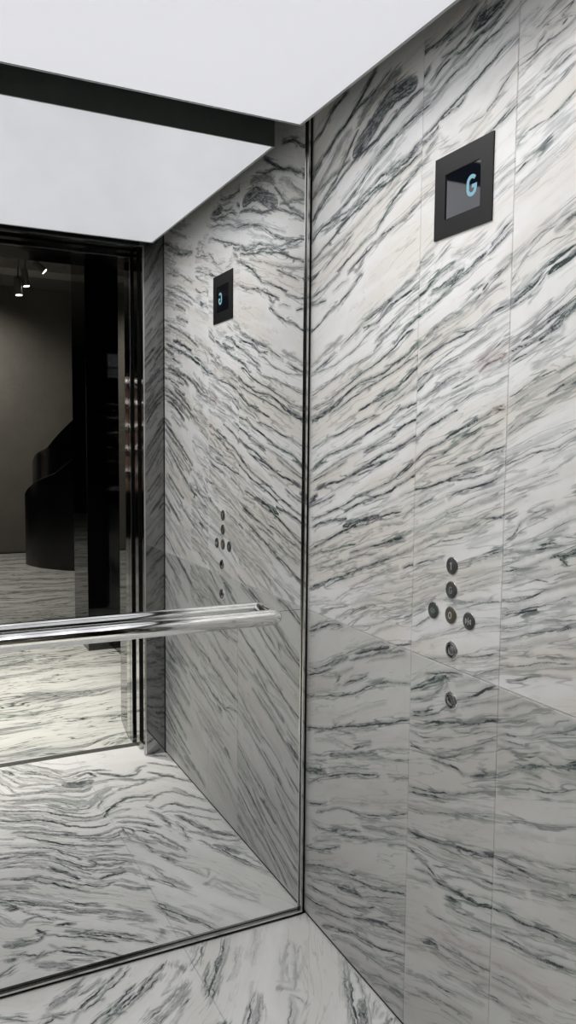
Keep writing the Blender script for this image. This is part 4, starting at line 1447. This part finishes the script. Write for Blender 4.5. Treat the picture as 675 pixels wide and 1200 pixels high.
rv = MB(dwl)
ya, yb = -D - .262, -1.835
rv.poly([(XO0 - .010, ya), (XO0 + .06, ya), (XO0 + .06, -1.87), (XO0 + .018, yb)], 0, ZO + .05)
rv.poly([(XO1 + .010, ya), (XO1 + .018 - .036, yb), (XO1 - .06, -1.87), (XO1 - .06, ya)], 0, ZO + .05)
rv.box((XO1 - .05, ya, ZO + .004), (XO0 + .05, yb, ZO + .05))
o = rv.build('landing_reveal', M['black_gloss'], None); o.parent = dw; o.location = (0, 0, 0)
for y_, in_, w_ in ((-D, -.0005, .006), (-D - .174, .0105, .004)):
    m = MB(dwl); a, b_, zz = XO0 - in_, XO1 + in_, ZO - in_
    m.box((a, y_, 0), (a + w_, y_ + .0025, zz + w_)); m.box((b_, y_, 0), (b_ - w_, y_ + .0025, zz + w_)); m.box((a, y_, zz), (b_, y_ + .0025, zz + w_))
    o = m.build('edge_trim', M['steel'], None); o.parent = dw; o.location = (0, 0, 0)
sill = MB((-.66, -1.495, 0)); 
sill.box((XO1 - .05, -1.478, -.03), (XO0 + .05, -1.516, .0005))
sill = sill.build('door_sill', M['sill']); 
tag(sill, 'narrow dark metal door sill strip crossing the marble floor at the doorway', 'door sill')
for y in (-1.486, -1.497, -1.508):
    MB((-.66, -1.495, 0)).box((XO1 - .05, y - .0014, .0005), (XO0 + .05, y + .0014, .0010)).build('sill_groove', M['black'], sill).location = (0, 0, 0)

# ------------------------------------------------------------------ lobby seen through the doorway (in the mirror)
lf = MB().box((-11, -1.516, -.05), (5, -14.2, 0)).build('floor', M['lobby_floor']); tag(lf, 'veined marble lobby floor outside the lift', 'floor', kind='structure')
HL = 3.30
lw = MB()
lw.box((XO0 + .052, -1.45, 0), (5, -1.87, HL)); lw.box((XO1 - .052, -1.45, 0), (-11, -1.87, HL)); lw.box((XO0 + .052, -1.45, ZO + .062), (XO1 - .052, -1.87, HL))
lw = lw.build('wall_landing', M['lobby_dark']); tag(lw, 'dark landing wall around the lift doorway', 'wall', kind='structure')
for nm, a, b_ in (('wall_lobby_far', (-11, -14, 0), (5, -14.2, HL)), ('wall_lobby_left', (-11, -1.87, 0), (-11.2, -14.2, HL)), ('wall_lobby_right', (5, -1.45, 0), (5.2, -14.2, HL))):
    w = MB().box(a, b_).build(nm, M['lobby_dark']); tag(w, 'dark outer wall of the lobby', 'wall', kind='structure')
lc = MB().box((-11, -1.45, HL), (5, -14.2, HL + .1)).build('ceiling', M['lobby_ceil']); tag(lc, 'grey lobby ceiling with shallow beams', 'ceiling', kind='structure')
for y in (-4.3, -5.6, -6.9):
    MB().box((-11, y, HL - .10), (5, y - .35, HL)).build('ceiling_beam', M['beam'], lc)
st = MB().box((-.28, -8.42, 0), (2.6, -8.70, HL)).build('wall_stucco', M['stucco']); tag(st, 'rough beige stucco wall at the back of the lobby', 'wall', kind='structure')
MB().box((-.29, -8.405, 0), (2.6, -8.42, .012)).build('shadow_line', M['black'], st)

# polished black pier and black side wall
pier = MB((.25, -3.5, 0)).box((.066, -3.24, 0), (.50, -3.68, HL), .0012).build('square_pier', M['black_gloss'])
tag(pier, 'polished black square pier standing in the lobby beyond the doorway', 'pier')
bw = MB().box((.235, -1.87, 0), (.30, -3.235, HL)).build('wall_lobby_side', M['black_gloss']); tag(bw, 'polished black side wall between doorway and pier', 'wall', kind='structure')

# curved black stair: two sweeping solid parapets and treads
def parapet(mb, cx, cy, R, a0, a1, ztop, zbot, tk=.07, n=40):
    prev = None
    for i in range(n + 1):
        s = i / n; a = math.radians(a0 + (a1 - a0) * s)
        c, si = math.cos(a), math.sin(a)
        zt = ztop(s); zb = zbot(s)
        q = [mb.bm.verts.new(Vector(v) - mb.org) for v in ((cx + R * c, cy + R * si, zb), (cx + R * c, cy + R * si, zt - .012), (cx + (R - .012) * c, cy + (R - .012) * si, zt), (cx + (R - tk) * c, cy + (R - tk) * si, zt), (cx + (R - tk) * c, cy + (R - tk) * si, zb))]
        if prev:
            for k in range(5):
                l = (k + 1) % 5
                mb.bm.faces.new((prev[k], prev[l], q[l], q[k]))
        else: mb.bm.faces.new(q)
        prev = q
    mb.bm.faces.new(list(reversed(prev)))
stairs = empty('curved_staircase', (1.3, -7.3, 0)); tag(stairs, 'black curved staircase with solid sweeping parapets in front of stucco wall', 'staircase')
so = stairs.location
def interp(xs, ys): return lambda s: float(np.interp(s, xs, ys))
m = MB(so)
# outer parapet: from its leftmost point sweeping towards the lift and right
parapet(m, 1.33, -7.55, 1.10, 172, 68, interp([0, .05, .14, .3, .38, .50, 1], [.82, .88, .96, 1.06, 1.17, 1.36, 2.3]), lambda s: 0.)
m.build('outer_parapet', M['stair'], stairs, True)
m = MB(so)
parapet(m, 1.33, -7.55, .97, 186, 60, interp([0, .06, .12, .24, .40, .55, 1], [1.15, 1.22, 1.27, 1.33, 1.60, 1.85, 2.7]), lambda s: 0.)
m.build('inner_parapet', M['stair'], stairs, True)
for i in range(9):
    a0 = math.radians(172 - i * 12); a1 = math.radians(172 - (i + 1) * 12)
    pts = [(1.33 + 1.02 * math.cos(a0), -7.55 + 1.02 * math.sin(a0)), (1.33 + 1.02 * math.cos(a1), -7.55 + 1.02 * math.sin(a1)), (1.33 + .885 * math.cos(a1), -7.55 + .885 * math.sin(a1)), (1.33 + .885 * math.cos(a0), -7.55 + .885 * math.sin(a0))]
    MB(so).poly(pts, 0, .14 + .16 * i).build('tread', M['stair'], stairs)

# track spotlights under the lobby ceiling
track = MB((0, -6.1, HL)).box((-2.2, -6.08, HL - .10), (.9, -6.12, HL - .135)).build('lighting_track', M['spot_body'])
tag(track, 'grey lighting track below the lobby ceiling carrying three spotlights', 'lighting track')
def spot(x, y, z, dirv, label, L=.135, r=.027, power=0, ang=50, col=(1, .93, .82)):
    s = empty('track_spotlight', (x, y, z)); tag(s, label, 'spotlight', 'spotlights on the lobby track')
    d = Vector(dirv).normalized(); c = Vector((x, y, z)); o = s.location
    MB(o).tube([c - d * L * .5, c - d * L * .42, c + d * L * .5], [r * .8, r, r], 28).build('lamp_body', M['spot_body'], s, True)
    MB(o).tube([c + d * (L * .5 + .0004), c + d * (L * .5 + .004)], r * .86, 28).build('lamp_lens', M['lens'], s, True)
    top = Vector((x + .01, y, HL - .135))
    MB(o).tube([c - d * L * .3, Vector((x, y, (z + HL - .1) / 2)), top], .008, 10).build('bracket', M['spot_body'], s, True)
    if power:
        li = bpy.data.lights.new('spot_beam', 'SPOT'); li.energy = power; li.spot_size = math.radians(ang); li.spot_blend = .9; li.color = col; li.shadow_soft_size = .03
        lo = bpy.data.objects.new('spot_beam', li); COL.objects.link(lo); lo.parent = s
        lo.location = d * (L * .5 + .02); lo.rotation_euler = d.to_track_quat('-Z', 'Y').to_euler()
    return s
spot(.040, -6.10, 2.875, (0.06, 0, -1), 'lowest of the three grey track spotlights, pointing straight down', .17, .034, 8, 70)
spot(.105, -6.10, 2.96, (.14, 0, -1), 'middle of the three grey track spotlights, its rim glowing', .16, .032, 8, 70)
spot(.235, -6.10, 3.075, (.75, .1, -.65), 'tilted track spotlight with bright lens, highest and furthest right', .13, .032, 10, 60)

# recessed downlight washing the floor just outside the doorway
def downlight(x, y, power, ang, label, col=(1, .96, .88), zz=HL, aim=None):
    s = empty('recessed_downlight', (x, y, zz)); tag(s, label, 'downlight'); o = s.location
    MB(o).lathe([(-.001, .045), (-.006, .05), (-.006, .062), (-.0005, .064)], (x, y, zz), 'z', 32).build('trim_ring', M['spot_body'], s, True)
    MB(o).lathe([(-.002, .044), (-.0015, .001)], (x, y, zz), 'z', 32).build('lamp_lens', M['lens'], s, True)
    li = bpy.data.lights.new('down_beam', 'SPOT'); li.energy = power; li.spot_size = math.radians(ang); li.spot_blend = 1.; li.color = col; li.shadow_soft_size = .04
    lo = bpy.data.objects.new('down_beam', li); COL.objects.link(lo); lo.parent = s; lo.location = (0, 0, -.02)
    if aim: lo.rotation_euler = (Vector(aim) - Vector((x, y, zz))).to_track_quat('-Z', 'Y').to_euler()
downlight(-.95, -2.45, 620, 66, 'recessed downlight over the floor in front of the doorway')
downlight(-.9, -5.0, 190, 90, 'recessed downlight over the middle of the lobby floor')
downlight(-.5, -7.45, 130, 125, 'recessed downlight near the stucco wall', aim=(-.2, -8.4, .3))

# lit display shelves on the left side of the lobby
sh = empty('display_shelf', (-2.6, -9.3, 0)); tag(sh, 'tall lit shelving unit with small goods deep in the lobby', 'shelf'); so2 = sh.location
c_ = MB(so2); c_.box((-3.6, -9.5, 0), (-1.45, -9.52, 2.35)); c_.box((-3.6, -9.1, 0), (-3.57, -9.5, 2.35)); c_.box((-1.48, -9.1, 0), (-1.45, -9.5, 2.35))
c_.build('carcass', M['lobby_dark'], sh)
zs = [.72, 1.04, 1.36, 1.68, 2.0, 2.3]
for z in zs:
    MB(so2).box((-3.57, -9.12, z - .02), (-1.48, -9.5, z)).build('shelf_board', M['lobby_dark'], sh)
for z in zs[1:]:
    MB(so2).box((-3.55, -9.16, z - .024), (-1.5, -9.175, z - .0205)).build('shelf_lamp', M['shelf_light'], sh)
goods = [M_ for M_ in (plain('box_pink', srgb(206, 168, 160), .5), plain('box_cream', srgb(214, 206, 190), .5), plain('box_tan', srgb(170, 140, 110), .5), plain('box_white', srgb(226, 226, 222), .5))]
gn = ['pink', 'cream', 'tan', 'white']
tmpl = {}
ordn = ['bottom shelf', 'second shelf from below', 'middle shelf', 'fourth shelf from below', 'top lit shelf']
for zi, z in enumerate(zs[:-1]):
    x = -1.58
    while x > -3.45:
        k = (zi * 3 + int(-x * 7)) % 4; w_ = random.uniform(.10, .20); h_ = random.uniform(.12, .23)
        b = MB((x - w_ / 2, -9.27, z)).box((x, -9.2, z), (x - w_, -9.34, z + h_), .004).build('gift_box', goods[k])
        tag(b, 'small %s box standing on the %s of the lit unit' % (gn[k], ordn[zi]), 'box', 'boxes on the lit shelves, %s, %s' % (ordn[zi], gn[k]))
        x -= w_ + random.uniform(.03, .12)

# ------------------------------------------------------------------ world, camera, colour
wd = bpy.data.worlds.new('world'); scene.world = wd; wd.use_nodes = True
wd.node_tree.nodes['Background'].inputs[0].default_value = (.02, .02, .022, 1)
wd.node_tree.nodes['Background'].inputs[1].default_value = .3

cam = bpy.data.cameras.new('camera'); co = bpy.data.objects.new('camera', cam); COL.objects.link(co)
yaw, pitch, roll = .456862, .0813714, .00905119
fwd = Vector((math.sin(yaw) * math.cos(pitch), math.cos(yaw) * math.cos(pitch), -math.sin(pitch)))
r = fwd.cross(Vector((0, 0, 1))).normalized(); u = r.cross(fwd)
c, s = math.cos(roll), math.sin(roll)
r2 = r * c + u * s; u2 = u * c - r * s
mw = Matrix((( r2.x, u2.x, -fwd.x, -1.028226), (r2.y, u2.y, -fwd.y, -1.962893), (r2.z, u2.z, -fwd.z, 1.357716), (0, 0, 0, 1)))
co.matrix_world = mw
cam.sensor_fit = 'VERTICAL'; cam.sensor_height = 24; cam.lens = 926.614 / 1200 * 24
cam.clip_start = .02; cam.clip_end = 60
scene.camera = co
vs = scene.view_settings
vs.view_transform = 'Standard'; vs.look = 'None'; vs.gamma = 1; vs.use_curve_mapping = False
vs.exposure = 0.0
scene.cycles.max_bounces = 16; scene.cycles.glossy_bounces = 10; scene.cycles.diffuse_bounces = 8
scene.cycles.caustics_reflective = True
